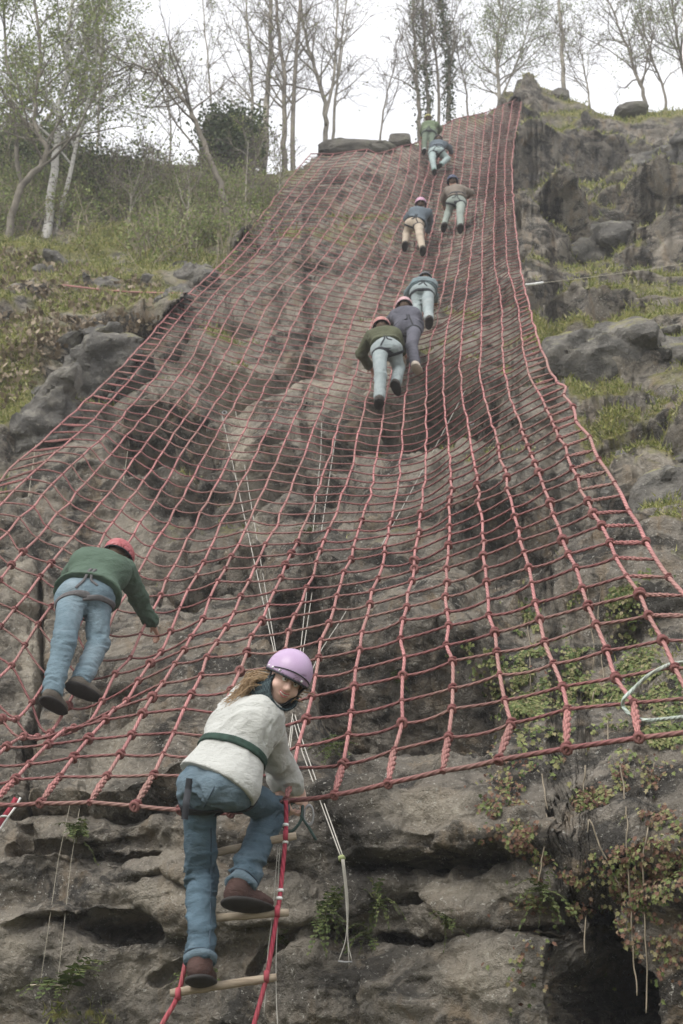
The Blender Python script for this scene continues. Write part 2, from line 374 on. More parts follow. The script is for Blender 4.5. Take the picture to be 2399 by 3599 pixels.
def net_range(c, j):
    """distance of a knot from where the picture was taken: the right side hangs nearer than the left"""
    base = pchip([0, 6, 12, 18, 23, 34, 45, 64, 86, 128], [6.8, 8.3, 10.2, 12.1, 13.8, 17.4, 21.0, 27.5, 35.0, 46.0], j)
    k = np.interp(j, [0, 30, 45, 90, 128], [0.24, 0.23, 0.15, 0.08, 0.04])
    u = (14 - c) / 14.0
    return base * (1 + k * u)

KX = np.full((NC, NJ), np.nan); KY = KX.copy(); KR = KX.copy()
for ci, cn in enumerate(COLS):
    low = LOW[cn]; je = JEND[ci]
    j0, x0, y0 = low[-1]
    f = lambda t: 1 - (1 - t) ** 1.234
    xt, yt = TOP[ci]; y45 = Y45[ci]
    jm = (45 + je) / 2
    y34 = y0 + 0.555 * (y45 - y0); ym = y45 + f(0.5) * (yt - y45)
    js = [a[0] for a in low] + [34, 45, jm, je]
    ys = [a[2] for a in low] + [y34, y45, ym, yt]
    jj = np.arange(je + 1)
    Y = pchip(js, ys, jj)
    xs_up = sorted([(y0, x0), (1300, X1300[ci]), (1050, X1050[ci]), (902, X902[ci]), (yt, xt)] + ([(586, X586[ci])] if yt < 560 else []))
    xs_up = [p for p in xs_up if p[0] <= y0 and (p[0] == y0 or p[0] < y0 - 30)]
    Xu = pchip([p[0] for p in xs_up], [p[1] for p in xs_up], Y)
    Xl = pchip([a[0] for a in low], [a[1] for a in low], jj)
    X = np.where(jj <= j0, Xl, Xu)
    KX[ci, :je + 1] = X; KY[ci, :je + 1] = Y; KR[ci, :je + 1] = net_range(ci, jj.astype(float))
    # small slack wobble in the upper part
KNOT = at_r(KX, KY, KR)

# coarse raster of the net's distance, to keep the rock behind it and the climbers on it
RW, RX0, RY0, RNX, RNY = 12, -700, 300, 300, 220
NETR = np.full((RNY, RNX), np.nan)
for s in np.linspace(0, 1, 14):
    for t in np.linspace(0, 1, 10):
        def bl(K): return ((K[:-1, :-1] * (1 - s) + K[1:, :-1] * s) * (1 - t) + (K[:-1, 1:] * (1 - s) + K[1:, 1:] * s) * t)
        x, y, r = bl(KX), bl(KY), bl(KR)
        ok = ~np.isnan(x)
        a = ((x[ok] - RX0) / RW).astype(int); b = ((y[ok] - RY0) / RW).astype(int); rr = r[ok]
        m = (a >= 0) & (a < RNX) & (b >= 0) & (b < RNY)
        NETR[b[m], a[m]] = np.fmin(NETR[b[m], a[m]], rr[m])
def net_r(x, y):
    a = np.clip(((np.asarray(x, float) - RX0) / RW).astype(int), 0, RNX - 1); b = np.clip(((np.asarray(y, float) - RY0) / RW).astype(int), 0, RNY - 1)
    return NETR[b, a]
# ------------------------------------------------------------------ the quarry cliff (one terrain sheet) and the ground below it
SKY = [(-1600,520),(-200,470),(0,462),(120,442),(200,470),(300,548),(460,572),(660,582),(730,566),(800,602),(960,612),(1060,590),(1092,548),(1180,538),(1320,530),(1342,542),(1375,524),(1440,507),(1490,499),(1530,463),(1600,418),(1690,398),(1740,378),(1768,335),(1800,312),(1835,272),(1852,262),(1872,280),(1905,308),(1960,328),(2005,362),(2060,378),(2110,392),(2200,410),(2230,404),(2280,390),(2399,388),(3800,380)]
RC = [(6100,9.6),(5200,8.2),(3599,7.72),(3200,7.75),(2815,7.95),(2600,8.45),(2312,10.1),(2011,12.7),(1798,14.7),(1666,16.1),(1450,18.2),(1390,18.9),(1140,22.8),(860,29.4),(640,36.9),(450,43.2),(334,46.5),(240,48.5)]
def cliff_base_r(x, y):
    o = np.argsort([a[0] for a in RC])
    r = pchip(np.array([a[0] for a in RC], float)[o], np.array([a[1] for a in RC], float)[o], y)
    k = np.interp(y, [334, 700, 1140, 1500, 2000, 3599], [0.04, 0.08, 0.15, 0.23, 0.23, 0.16])
    u = np.clip((1150 - x) / 2100.0, -0.75, 0.9)
    return r * (1 + k * u)

xs = np.concatenate([np.linspace(-1600, -60, 34), np.linspace(-40, 2440, 640), np.linspace(2470, 3800, 30)])
NXI = len(xs)
ysky = np.interp(xs, [a[0] for a in SKY], [a[1] for a in SKY]) + fbm(np.stack([xs / 45, xs * 0, xs * 0 + 3.3], 1), 4) * 9
lowy = np.concatenate([np.linspace(6100, 3760, 22), [3700]]); NLO = len(lowy)
EARTH = [(-1600, 480), (620, 590), (1070, 600), (900, 790), (860, 830), (640, 1040), (560, 1165), (300, 1190), (160, 1270), (60, 1480), (-1600, 1700)]
def overhang(pts, depth, w, lift=0.35):
    """rock juts out above the line and is undercut below it"""
    global disp
    xk = np.array([a[0] for a in pts], float); yk = np.array([a[1] for a in pts], float)
    yl = np.interp(fx, xk, yk) + 26 * wn2 * (w / 60)
    side = sstep(xk[0] - 90, xk[0] + 40, fx) * sstep(xk[-1] + 90, xk[-1] - 40, fx)
    s = fy - yl
    u = sstep(-0.22 * w, 0.22 * w, s)
    disp += side * (-depth * np.exp(-np.maximum(s, 0) / w) * u + depth * lift * np.exp(np.minimum(s, 0) / (w * 1.2)) * (1 - u))
def crack(pts, depth, w):
    global disp
    d = poly_dist(fx + 14 * wn2, fy + 14 * fbm(p / 0.35 + 3, 3), pts)
    disp -= depth * np.exp(-(d / w) ** 2)
def blockshape(pts, amt, soft=14, rag=16):
    global disp, calm
    d = sd_poly(fx + rag * wn2, fy + rag * fbm(p / 0.5 + 5, 3), pts)
    m = sstep(soft, -soft, d)
    if amt > 0.3: disp *= 1 - 0.8 * m; calm = np.maximum(calm, m)
    disp += amt * m
def features():
    overhang([(1240,3012),(1350,2995),(1420,2985),(1500,2992),(1540,2962),(1620,2975),(1740,2958)], 0.34, 34)
    overhang([(0,2770),(120,2770),(240,2785),(330,2812),(420,2800),(520,2750),(640,2700),(760,2660)], 0.30, 40)
    overhang([(1150,2335),(1300,2345),(1420,2300),(1560,2285),(1700,2300)], 1.2, 95)
    overhang([(1560,2420),(1640,2440),(1720,2425),(1790,2440)], 0.18, 35)
    overhang([(1330,1395),(1430,1402),(1490,1350),(1610,1338),(1720,1365)], 1.7, 100, 0.15)
    overhang([(430,1440),(520,1420),(640,1445),(720,1490)], 1.5, 85)
    overhang([(700,1250),(820,1262),(950,1240),(1060,1200)], 1.0, 60)
    overhang([(380,1900),(470,1870),(560,1900)], 0.8, 55)
    overhang([(640,2030),(740,2010),(900,2050)], 0.9, 65)
    overhang([(820,3255),(960,3240),(1100,3230),(1210,3262)], 0.12, 25)
    overhang([(80,3260),(180,3215),(300,3225)], 0.15, 45)
    overhang([(420,3085),(560,3050),(660,3110)], 0.07, 40)
    overhang([(2100,1500),(2250,1480),(2399,1495)], 0.6, 80)
    overhang([(2050,2010),(2200,1900),(2399,1830)], 0.35, 60)
    overhang([(1830,1180),(1990,1172),(2200,1178),(2399,1190)], -0.25, 40)
    crack([(1290,3155),(1400,3145),(1470,3160),(1530,3215),(1600,3240),(1760,3255),(1950,3262)], 0.20, 10)
    crack([(1300,3290),(1440,3305),(1600,3275),(1800,3285),(1975,3290)], 0.22, 12)
    crack([(50,2990),(190,2966),(250,2960),(330,2965),(420,2980),(520,2960)], 0.16, 9)
    crack([(75,2860),(100,2930),(80,2985)], 0.15, 9)
    crack([(115,1900),(140,2090),(135,2200),(110,2290),(95,2420),(80,2560),(78,2790)], 0.30, 11)
    crack([(690,1700),(640,1850),(560,2100)], 0.12, 14)
    crack([(520,3440),(640,3380),(700,3300)], 0.10, 12)
    crack([(850,3420),(930,3330),(1040,3240)], 0.12, 12)
    blockshape([(1955,3180),(2030,3230),(1985,3300),(1988,3400),(1940,3480),(1968,3700),(2240,3750),(2200,3460),(2120,3330),(2060,3215)], -1.7, 16)
    blockshape([(285,3258),(330,3215),(420,3222),(530,3240),(545,3282),(470,3297),(400,3322),(320,3300)], -0.42, 14)
    blockshape([(1075,1825),(1020,1865),(990,1915),(915,2040),(985,2045),(1035,1990),(1095,1870)], -1.4, 10)
    overhang([(260,1560),(420,1590),(620,1540)], 0.8, 60)
    overhang([(860,1640),(1010,1600),(1180,1650)], 0.8, 60)
    overhang([(1000,2180),(1120,2150),(1240,2180)], 0.7, 55)
    overhang([(300,2330),(430,2360),(560,2330)], 0.3, 50)
    overhang([(1620,1800),(1760,1760),(1900,1800)], 0.9, 70)
    blockshape([(1560,455),(1730,430),(1740,470),(1600,500)], 0.7, 12)
    blockshape([(1300,3310),(1960,3300),(1935,3480),(1960,3700),(1280,3700)], 0.10, 20)
    blockshape([(1120,2780),(1700,2700),(1960,2900),(1900,2955),(1540,2950),(1250,2990)], 0.14, 40)
    blockshape([(1090,548),(1340,535),(1370,610),(1230,640),(1080,600)], 0.55, 16)
    blockshape([(1330,610),(1450,590),(1500,680),(1380,720)], 0.5, 16)

def shape(TT):
    """coarse form of the rock face for row parameters TT (rows, columns)"""
    global disp, fx, fy, wn2, p, calm
    GY = np.concatenate([np.broadcast_to(lowy[:, None], (NLO, NXI)), 3650 + (ysky[None] - 3650) * TT])
    GX = np.broadcast_to(xs[None], GY.shape); GR = cliff_base_r(GX, GY)
    P0 = at_r(GX, GY, GR)
    du = np.gradient(P0, axis=1); dv = np.gradient(P0, axis=0)
    N0 = np.cross(du, dv); N0 /= np.linalg.norm(N0, axis=2, keepdims=True)
    N0 *= np.sign(np.sum(N0 * (CAM - P0), 2, keepdims=True))
    kr = max(5, TT.shape[0] // 12) | 1; kn_ = np.hanning(kr + 2)[1:-1]; kn_ /= kn_.sum()      # no creases where the base slope bends
    cs = np.stack([np.apply_along_axis(lambda a: np.convolve(np.pad(a, kr // 2, 'edge'), kn_, 'valid'), 0, N0[..., k]) for k in range(3)], -1)
    N0 = cs / np.linalg.norm(cs, axis=2, keepdims=True)
    fx, fy = GX.ravel().astype(float), GY.ravel().astype(float)
    p = P0.reshape(-1, 3).astype(np.float32); rr = GR.ravel()
    wn_ = fbm(p / 2.3, 3); wn2 = fbm(p / 0.7 + 9, 3)
    wf = sstep(14, 30, rr); wnr = 1 - sstep(9, 16, rr); wm = 1 - wf - wnr
    warp = np.stack([wn_, fbm(p / 2.3 + 31, 2), fbm(p / 2.3 + 57, 2)], 1)
    tilt = np.interp(fx, [1500, 2100], [0.10, -0.42])
    def beds(scale, wamp, seed):
        b = (p[:, 2] + tilt * (p[:, 0] - 0.13 * rr) - 0.25 * p[:, 1] + wamp * warp[:, 0] + wamp * 0.35 * wn2) / scale
        k = np.floor(b).astype(int); f = b - k
        def h(i): return _T[(i * 7 + seed) & 63, (i * 13 + 5) & 63, seed & 63] * 2 - 1
        q = sstep(0.82, 1.0, f); step = h(k) * (1 - q) + h(k + 1) * q
        return step, np.exp(-((f - 0.91) / 0.06) ** 2) * (_T[(k * 3 + seed) & 63, 11, 7] > 0.35)
    def blocks(scale, stretch, wamp):
        q = p / scale * np.array(stretch, np.float32) + wamp * warp
        F1, F2, idv, ctr = voronoi(q)
        tl = np.sum(ctr * (np.stack([idv * 7 % 1, idv * 13 % 1, idv * 29 % 1], 1) - 0.5), 1)
        e = sstep(0.0, 0.20, F2 - F1)
        return (idv - 0.45) * 2 * e, np.exp(-((F2 - F1) / 0.09) ** 2), tl * e
    def ledges(T, wamp, seed, kshift=0.0, ph=0.5):
        """upright risers and flat treads instead of an even slope"""
        h = (p[:, 2] + tilt * (p[:, 0] - 0.13 * rr) + wamp * warp[:, 1] + kshift + 0.10 * T * wn2) / T
        k = np.floor(h).astype(int); f = h - k
        amp = 0.55 + 0.75 * _T[(k * 5 + seed) & 63, (k * 11) & 63, seed & 63]
        tri = np.where(f < ph, f / ph, (1 - f) / (1 - ph))
        return T * 0.46 * (tri - 0.55) * amp
    bs, bj = beds(1.5, 0.9, 3); bs2, bj2 = beds(0.6, 0.30, 21)
    k1, c1, t1 = blocks(2.8, (0.75, 0.8, 1.15), 0.25)
    k2, c2, t2 = blocks(1.15, (0.7, 0.75, 1.4), 0.22)
    far = 0.95 * ledges(2.3, 0.7, 5, 0.40 * k1) + 0.35 * ledges(0.9, 0.35, 9, 0.2 * k2) + 0.34 * k1 - 0.26 * c1 + 2.3 * t1 + 0.55 * t2 - 0.05 * c2 + 0.22 * wn_
    mid = 0.85 * ledges(2.5, 0.8, 15, 0.35 * k1) + 0.28 * k1 - 0.20 * c1 + 1.3 * t1 + 0.30 * t2 - 0.04 * c2 + 0.42 * wn_ + 0.08 * bs - 0.10 * bj - 0.12
    near = 0.12 * bs - 0.10 * bj + 0.04 * bs2 - 0.03 * bj2 + 0.36 * wn_ + 0.08 * wn2 + 0.14 * k1 - 0.10 * c1 + 0.7 * t1 + 0.16 * t2 - 0.03 * c2
    disp = wf * far + wm * mid + wnr * near
    earth = sstep(60, -60, sd_poly(fx, fy, EARTH) + 45 * wn2)
    disp = disp * (1 - earth) + earth * (0.34 * wn_ + 0.26 * fbm(p / 1.1 + 23, 3) + 0.10 * wn2 + 0.45 * np.maximum(k1, 0) * sstep(0.0, 0.2, fbm(p / 3 + 77, 2)))
    calm = np.zeros(len(p))
    features()
    yk = np.interp(fx, xs, ysky)
    disp = disp * (0.10 + 0.90 * sstep(0, 170, fy - yk))
    disp = np.where((disp > 0) & (fy < 1500) & ~np.isnan(net_r(fx, fy)), disp * 0.75, disp)
    P1 = P0 + N0 * disp.reshape(GR.shape)[..., None]
    return P1, earth, fx.copy(), fy.copy()

def behind_net(P1):
    px, py = pixel_of(P1); nr = net_r(px, py)
    dirs = P1 - CAM; rad = np.linalg.norm(dirs, axis=2)
    lim = nr + 0.10 + 0.012 * nr; w = 0.02 * nr
    z = np.clip((rad - lim) / w, -30, 30)
    rad2 = np.where(np.isnan(nr), rad, np.where(z > 8, rad, lim + w * np.log1p(np.exp(z))))
    return CAM + dirs / rad[..., None] * rad2[..., None]

def normals(P):
    du = np.gradient(P, axis=1); dv = np.gradient(P, axis=0)
    N = np.cross(du, dv); N /= np.linalg.norm(N, axis=2, keepdims=True) + 1e-9
    return N
def smooth2(a, n):
    for _ in range(n):
        a = (a + np.roll(a, 1, 0) + np.roll(a, -1, 0) + np.roll(a, 1, 1) + np.roll(a, -1, 1)) / 5
    return a
# first a quick pass to learn where the face turns steep, then rows are spaced evenly over the real surface
NR0, NR = 260, 960
Pq, _, _, _ = shape(np.broadcast_to(np.linspace(0, 1, NR0)[:, None], (NR0, NXI)))
Pq = Pq[NLO:]
ds = np.linalg.norm(np.diff(Pq, axis=0), axis=2) / np.linalg.norm(Pq[1:] - CAM, axis=2)
qx, qy = pixel_of(Pq); dp = np.hypot(np.diff(qx, axis=0), np.diff(qy, axis=0)) / FPX
ds = 0.25 * ds + dp + 0.0004
ker = np.ones(15) / 15
ds = np.apply_along_axis(lambda a: np.convolve(np.pad(a, 7, 'edge'), ker, 'valid'), 1, ds)
cum = np.concatenate([np.zeros((1, NXI)), np.cumsum(ds, 0)]); cum /= cum[-1:]
TT = np.stack([np.interp(np.linspace(0, 1, NR), cum[:, k], np.linspace(0, 1, NR0)) for k in range(NXI)], 1)
P1, earth, fx, fy = shape(TT)
# second pass: fine relief, taken at the displaced points so that ledges and walls carry it too
N1 = normals(P1)
N1 = smooth2(N1, 10); N1 /= np.linalg.norm(N1, axis=2, keepdims=True)
q = P1.reshape(-1, 3).astype(np.float32); rr = np.linalg.norm(q - CAM, axis=1)
wf = sstep(13, 26, rr)
F1, F2, idv, _c = voronoi(q / 0.42 * np.array([0.8, 0.8, 1.2], np.float32) + 0.3 * fbm(q / 0.8, 2)[:, None])
ce = sstep(0, 0.16, F2 - F1)
F1b, F2b, idvb, _c = voronoi(q / 1.1 * np.array([0.8, 0.8, 1.2], np.float32) + 0.3 * fbm(q / 2.0, 2)[:, None])
ceb = sstep(0, 0.16, F2b - F1b)
rdg = fbm(q * np.array([0.9, 0.9, 1.25], np.float32) / 0.55 + 5, 4, ridged=True)
fine_n = 0.035 * (idv - 0.5) * ce - 0.016 * (1 - ce) + 0.06 * (idvb - 0.5) * ceb - 0.03 * (1 - ceb) + 0.020 * rdg + 0.036 * fbm(q / 0.19, 4, 0.62) + 0.018 * fbm(q / 0.05, 2, 0.6)
fine_f = 0.10 * (idvb - 0.5) * ceb - 0.05 * (1 - ceb) + 0.05 * (idv - 0.5) * ce - 0.025 * (1 - ce) + 0.03 * rdg + 0.045 * fbm(q / 0.45, 4, 0.6)
fine = (fine_n * (1 - wf) + fine_f * wf) * (1 - 0.6 * calm) * (1 - 0.75 * earth) + earth * 0.05 * fbm(q / 0.35, 4)
P1 = P1 + N1 * fine.reshape(P1.shape[:2])[..., None] * np.where(np.arange(len(P1)) < NLO, 0.6, 1.0)[:, None, None]
P1 = behind_net(P1)
GXf = fx; GYf = fy
# the top of the quarry runs back from the crest
back = np.array([0.0, 0.15, 0.4, 0.8, 1.4, 2.2, 3.2, 4.5, 6, 8, 11, 15, 20, 28])[1:]
crest = P1[-1]
bx = np.stack([crest + np.array([0.0, 1.0, 0.0]) * b + np.array([0, 0, 1.0]) * (-0.10 * b - 0.15 * min(b, 3)) for b in back])
bx[..., 2] += (0.35 * fbm(bx.reshape(-1, 3) / 2.0, 3)).reshape(bx.shape[:2]) * sstep(0, 3, back)[:, None]
PF = np.concatenate([P1, bx]); NRT = PF.shape[0]
du = np.gradient(PF, axis=1); dv = np.gradient(PF, axis=0)
NF = np.cross(du, dv); NF /= np.linalg.norm(NF, axis=2, keepdims=True) + 1e-9
nzs = smooth2(NF[..., 2].copy(), 3)
pf = PF.reshape(-1, 3)
bpx, bpy_ = pixel_of(PF[len(P1):].reshape(-1, 3)); gxf = np.concatenate([GXf, np.broadcast_to(xs[None], (len(back), NXI)).ravel()]); gyf = np.concatenate([GYf, np.broadcast_to(ysky[None], (len(back), NXI)).ravel()])
n1 = fbm(pf / 1.6 + 41, 4); n2 = fbm(pf / 0.45 + 13, 4)
eF = np.concatenate([earth, np.ones(len(back) * NXI)])
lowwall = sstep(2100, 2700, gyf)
def blob(cx, cy, rx, ry, ang=0.0):
    a = math.radians(ang); X = gxf - cx; Y = gyf - cy
    u = (X * math.cos(a) + Y * math.sin(a)) / rx; v = (-X * math.sin(a) + Y * math.cos(a)) / ry
    return np.exp(-(u * u + v * v))
mosszone = 0.20 * blob(2180, 950, 330, 430) + 0.25 * blob(1950, 760, 260, 160) + 0.45 * blob(2140, 1180, 260, 45) + 0.5 * blob(2200, 1460, 220, 80) + 0.35 * blob(1500, 1080, 260, 160) + 0.4 * blob(1560, 1330, 180, 40) + 0.4 * blob(760, 1185, 220, 40) + 0.35 * blob(1330, 800, 300, 70) + 0.35 * blob(1160, 870, 260, 40) + 0.4 * blob(1760, 1620, 120, 120) + 0.35 * blob(1330, 1650, 80, 130) + 0.3 * blob(1900, 470, 160, 140) + 0.25 * blob(2100, 1120, 260, 40)
moss = sstep(0.44, 0.80, nzs.ravel() + 0.30 * n1 + 0.22 * n2 + mosszone - 0.55 * lowwall + 1.1 * blob(330, 3580, 260, 70) - np.where(np.isnan(net_r(gxf, gyf)), 0, 1) * np.interp(gyf, [900, 1300, 2500], [0.22, 0.34, 0.34]))
moss = np.maximum(moss, eF * sstep(-0.45, 0.15, n1 * 0.6 + n2 * 0.6 + nzs.ravel() * 0.7 - 0.25))
scrub = sstep(70, -70, sd_poly(gxf + 60 * n2, gyf + 60 * n1, [(-1600, 400), (1100, 420), (1020, 660), (880, 790), (700, 800), (420, 830), (-1600, 800)]))
pale = (0.9 * blob(2330, 990, 30, 130, 0) + 0.9 * blob(850, 1600, 45, 330, -5) + 0.5 * blob(1690, 2000, 28, 330, -4) + 0.7 * blob(380, 2560, 120, 240, 20) + 0.5 * blob(120, 2880, 140, 90)
        + 0.85 * blob(1520, 2830, 200, 80) + 0.7 * blob(1620, 3110, 260, 50) + 0.8 * blob(1700, 3420, 190, 110) + 0.55 * blob(440, 1960, 90, 190) + 0.6 * blob(90, 2150, 60, 190)
        + 0.55 * blob(560, 3160, 200, 70) + 0.6 * blob(60, 3350, 70, 220) + 0.45 * blob(470, 3420, 180, 60) + 0.5 * blob(1540, 1530, 70, 160, 15) + 0.5 * blob(1100, 1330, 260, 90) + 0.45 * blob(800, 1290, 220, 60) + 0.5 * blob(1480, 2520, 130, 70)
        + 0.4 * blob(1000, 3300, 120, 90) + 0.5 * blob(560, 2960, 90, 110) + 0.5 * blob(2330, 1640, 120, 90) + 0.4 * blob(2100, 1290, 180, 70) + 0.3 * blob(1250, 1100, 300, 250))
pale = np.clip(1.15 * pale + 0.35 * n1 + 0.35 * n2, 0, 1)
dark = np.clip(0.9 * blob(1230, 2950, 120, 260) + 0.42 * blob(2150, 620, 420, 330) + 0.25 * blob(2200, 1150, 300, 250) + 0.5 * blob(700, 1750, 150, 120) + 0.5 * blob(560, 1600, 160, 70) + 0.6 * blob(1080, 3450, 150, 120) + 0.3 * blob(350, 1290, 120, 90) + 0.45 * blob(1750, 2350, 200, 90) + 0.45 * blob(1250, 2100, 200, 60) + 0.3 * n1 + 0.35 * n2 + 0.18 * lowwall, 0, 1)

i = (np.arange(NRT - 1)[:, None] * NXI + np.arange(NXI - 1)[None]).ravel()
quads = np.stack([i, i + 1, i + NXI + 1, i + NXI], 1)
t = NT("rock")
v = t.vec(); vst = t.vec((3.0, 3.0, 0.55))
nA = t.noise(0.9, 6, 0.62, v, 0.4); nB = t.noise(5.5, 6, 0.65, v); nC = t.noise(26, 5, 0.7, v); nS = t.noise(1.6, 5, 0.6, vst, 0.6)
rockc = t.ramp(nA, [(0.28, (0.085, 0.080, 0.071)), (0.44, (0.20, 0.184, 0.157)), (0.58, (0.31, 0.278, 0.228)), (0.76, (0.14, 0.129, 0.112))])
rockc = t.mix(t.ramp(nB, [(0.35, 0.0), (0.7, 0.75)]), rockc, (0.315, 0.28, 0.235))
rockc = t.mix(t.ramp(nS, [(0.50, 0.0), (0.66, 0.75)]), rockc, (0.27, 0.205, 0.135))
nS2 = t.noise(2.4, 5, 0.65, t.vec((2.2, 2.2, 0.4)), 0.5)
rockc = t.mix(t.ramp(nS2, [(0.54, 0.0), (0.68, 0.6)]), rockc, (0.060, 0.057, 0.052))
pl = t.attr("pale"); dk = t.attr("dark"); ms = t.attr("moss"); sc_a = t.attr("scrub")
palem = t.math('MULTIPLY', pl, t.ramp(nB, [(0.26, 0.35), (0.55, 1.0)]), True)
nD = t.noise(2.6, 6, 0.7, t.vec((1, 1, 1.5)), 0.8)
rockc = t.mix(t.ramp(nD, [(0.47, 0.0), (0.57, 0.88)]), rockc, (0.052, 0.050, 0.046))
rockc = t.mix(palem, rockc, t.ramp(nC, [(0.3, (0.36, 0.315, 0.245)), (0.7, (0.60, 0.545, 0.445))]))
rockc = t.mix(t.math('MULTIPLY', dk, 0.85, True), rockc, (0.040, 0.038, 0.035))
spk = t.math('MULTIPLY', t.ramp(t.noise(38, 3, 0.75, v), [(0.59, 0.0), (0.66, 1.0)]), t.ramp(nB, [(0.38, 0.1), (0.62, 0.9)]))
rockc = t.mix(spk, rockc, (0.55, 0.53, 0.47))
gr = t.ramp(nC, [(0.28, (0.08, 0.075, 0.03)), (0.48, (0.21, 0.20, 0.06)), (0.66, (0.33, 0.30, 0.10)), (0.85, (0.38, 0.33, 0.18))])
gr = t.mix(t.ramp(nB, [(0.42, 0.0), (0.7, 0.8)]), gr, (0.14, 0.165, 0.055))
gr = t.mix(sc_a, gr, t.ramp(nC, [(0.3, (0.05, 0.046, 0.026)), (0.55, (0.11, 0.105, 0.05)), (0.8, (0.19, 0.16, 0.10))]))
mm = t.math('MULTIPLY', ms, t.ramp(nC, [(0.25, 0.35), (0.5, 1.0)]), True)
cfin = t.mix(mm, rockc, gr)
nE = t.noise(75, 3, 0.7, v)
def cracks(scale, wdt, warp):
    vo = t.new("ShaderNodeTexVoronoi", feature='DISTANCE_TO_EDGE'); vo.inputs["Scale"].default_value = scale
    nz = t.new("ShaderNodeTexNoise"); nz.inputs["Scale"].default_value = scale * 1.3; nz.inputs["Detail"].default_value = 4
    tc = t.vec((0.75, 0.75, 1.5)); va = t.new("ShaderNodeVectorMath", operation='MULTIPLY_ADD'); va.inputs[1].default_value = (warp,) * 3
    t.l.new(nz.outputs["Color"], va.inputs[0]); t.l.new(tc, va.inputs[2]); t.l.new(va.outputs[0], vo.inputs["Vector"])
    return t.ramp(vo.outputs["Distance"], [(0.0, 0.0), (wdt, 1.0)])
cr1 = cracks(1.1, 0.035, 0.7); cr2 = cracks(3.2, 0.05, 0.35)
bm = t.math('ADD', t.math('ADD', t.math('MULTIPLY', cr1, 0.22), t.math('MULTIPLY', cr2, 0.10)), t.math('ADD', t.math('ADD', nB, t.math('MULTIPLY', nC, 0.6)), t.math('MULTIPLY', nE, 0.35)))
t.bump(bm, 1.0, 0.07)
rock_m = t.done(cfin, 0.95, 0.06)
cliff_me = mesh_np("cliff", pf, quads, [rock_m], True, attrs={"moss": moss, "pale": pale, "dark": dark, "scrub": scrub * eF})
cliff = obj("cliff", cliff_me, kind="structure")

def cpt(x, y):
    """surface point and normal of the cliff seen at a photograph position"""
    x = np.atleast_1d(np.asarray(x, float)); y = np.atleast_1d(np.asarray(y, float))
    ii = np.clip(np.searchsorted(xs, x), 1, NXI - 1); ii = np.where(np.abs(xs[ii] - x) < np.abs(xs[ii - 1] - x), ii, ii - 1)
    tq = np.clip((3650 - y) / (3650 - ysky[ii]), 0, 1)
    jj = NLO + np.array([np.searchsorted(TT[:, a], b) for a, b in zip(ii, tq)])
    jj = np.clip(jj, NLO, NLO + NR - 1)
    # displaced points drift a little in the view: correct twice
    for _ in range(4):
        qx, qy = pixel_of(PF[jj, ii])
        ii = np.clip(ii + np.round((x - qx) / 3.9 * 0.8).astype(int), 0, NXI - 1)
        jj = np.clip(jj - np.round((y - qy) / 4.0 * 0.7).astype(int), len(lowy), len(lowy) + NR - 1)
    return PF[jj, ii], NF[jj, ii]

g = NT("soil"); gcol = g.ramp(g.noise(1.5, 6, 0.65, g.vec()), [(0.3, (0.05, 0.045, 0.03)), (0.55, (0.09, 0.09, 0.04)), (0.75, (0.12, 0.10, 0.06))])
ground_m = g.done(gcol, 0.95, 0.1)
gr_x = np.linspace(-70, 70, 41); gr_y = np.linspace(-70, 30, 31)
gxx, gyy = np.meshgrid(gr_x, gr_y); gz = 0.12 * fbm(np.stack([gxx.ravel() / 3, gyy.ravel() / 3, gxx.ravel() * 0], 1), 3)
gi = (np.arange(30)[:, None] * 41 + np.arange(40)[None]).ravel()
obj("ground", mesh_np("ground", np.stack([gxx.ravel(), gyy.ravel(), gz], 1), np.stack([gi, gi + 1, gi + 42, gi + 41], 1), [ground_m]), kind="structure")
# ------------------------------------------------------------------ the scramble net
def rope_mat(name, c, pitch=0.055, dirt=0.35, amt=0.55):
    t = NT(name); uvn = t.new("ShaderNodeUVMap"); sp = t.new("ShaderNodeSeparateXYZ"); t.l.new(uvn.outputs[0], sp.inputs[0])
    ph = t.math('ADD', t.math('MULTIPLY', sp.outputs[0], 3.0), t.math('DIVIDE', sp.outputs[1], pitch))
    s = t.math('SINE', t.math('MULTIPLY', ph, 2 * math.pi)); s01 = t.math('ADD', t.math('MULTIPLY', s, 0.5), 0.5)
    c = np.array(c)
    base = t.ramp(t.noise(2.2, 4, 0.6, t.vec()), [(0.3, c * (1 - dirt)), (0.7, np.minimum(c * (1 + dirt * 0.6), .9))])
    base = t.mix(t.ramp(t.noise(0.8, 5, 0.7, t.vec()), [(0.45, 0.0), (0.68, 0.7)]), base, (0.30, 0.215, 0.17))
    out = t.mix(t.math('MULTIPLY', t.math('SUBTRACT', 1.0, s01), amt), base, tuple(c * 0.38))
    t.bump(s01, 0.7, 0.004)
    return t.done(out, 0.75, 0.2)
up_m = rope_mat("rope_faded_red", (0.43, 0.195, 0.185), amt=0.35)
row_m = rope_mat("rope_brown_red", (0.25, 0.105, 0.100), amt=0.6)
knot_m = rope_mat("rope_dark_red", (0.23, 0.085, 0.082), amt=0.6)
splice_m = rope_mat("rope_frayed_red", (0.42, 0.19, 0.175), pitch=0.03, amt=0.5)
net = thing("climbing_net", "huge red rope scramble net draped up the quarry cliff from bottom rope to peak", "rope net", KNOT[14, 0])
R_UP, R_ROW = 0.0100, 0.0080
def rad_far(r): return 1 + 0.25 * sstep(16, 40, r)

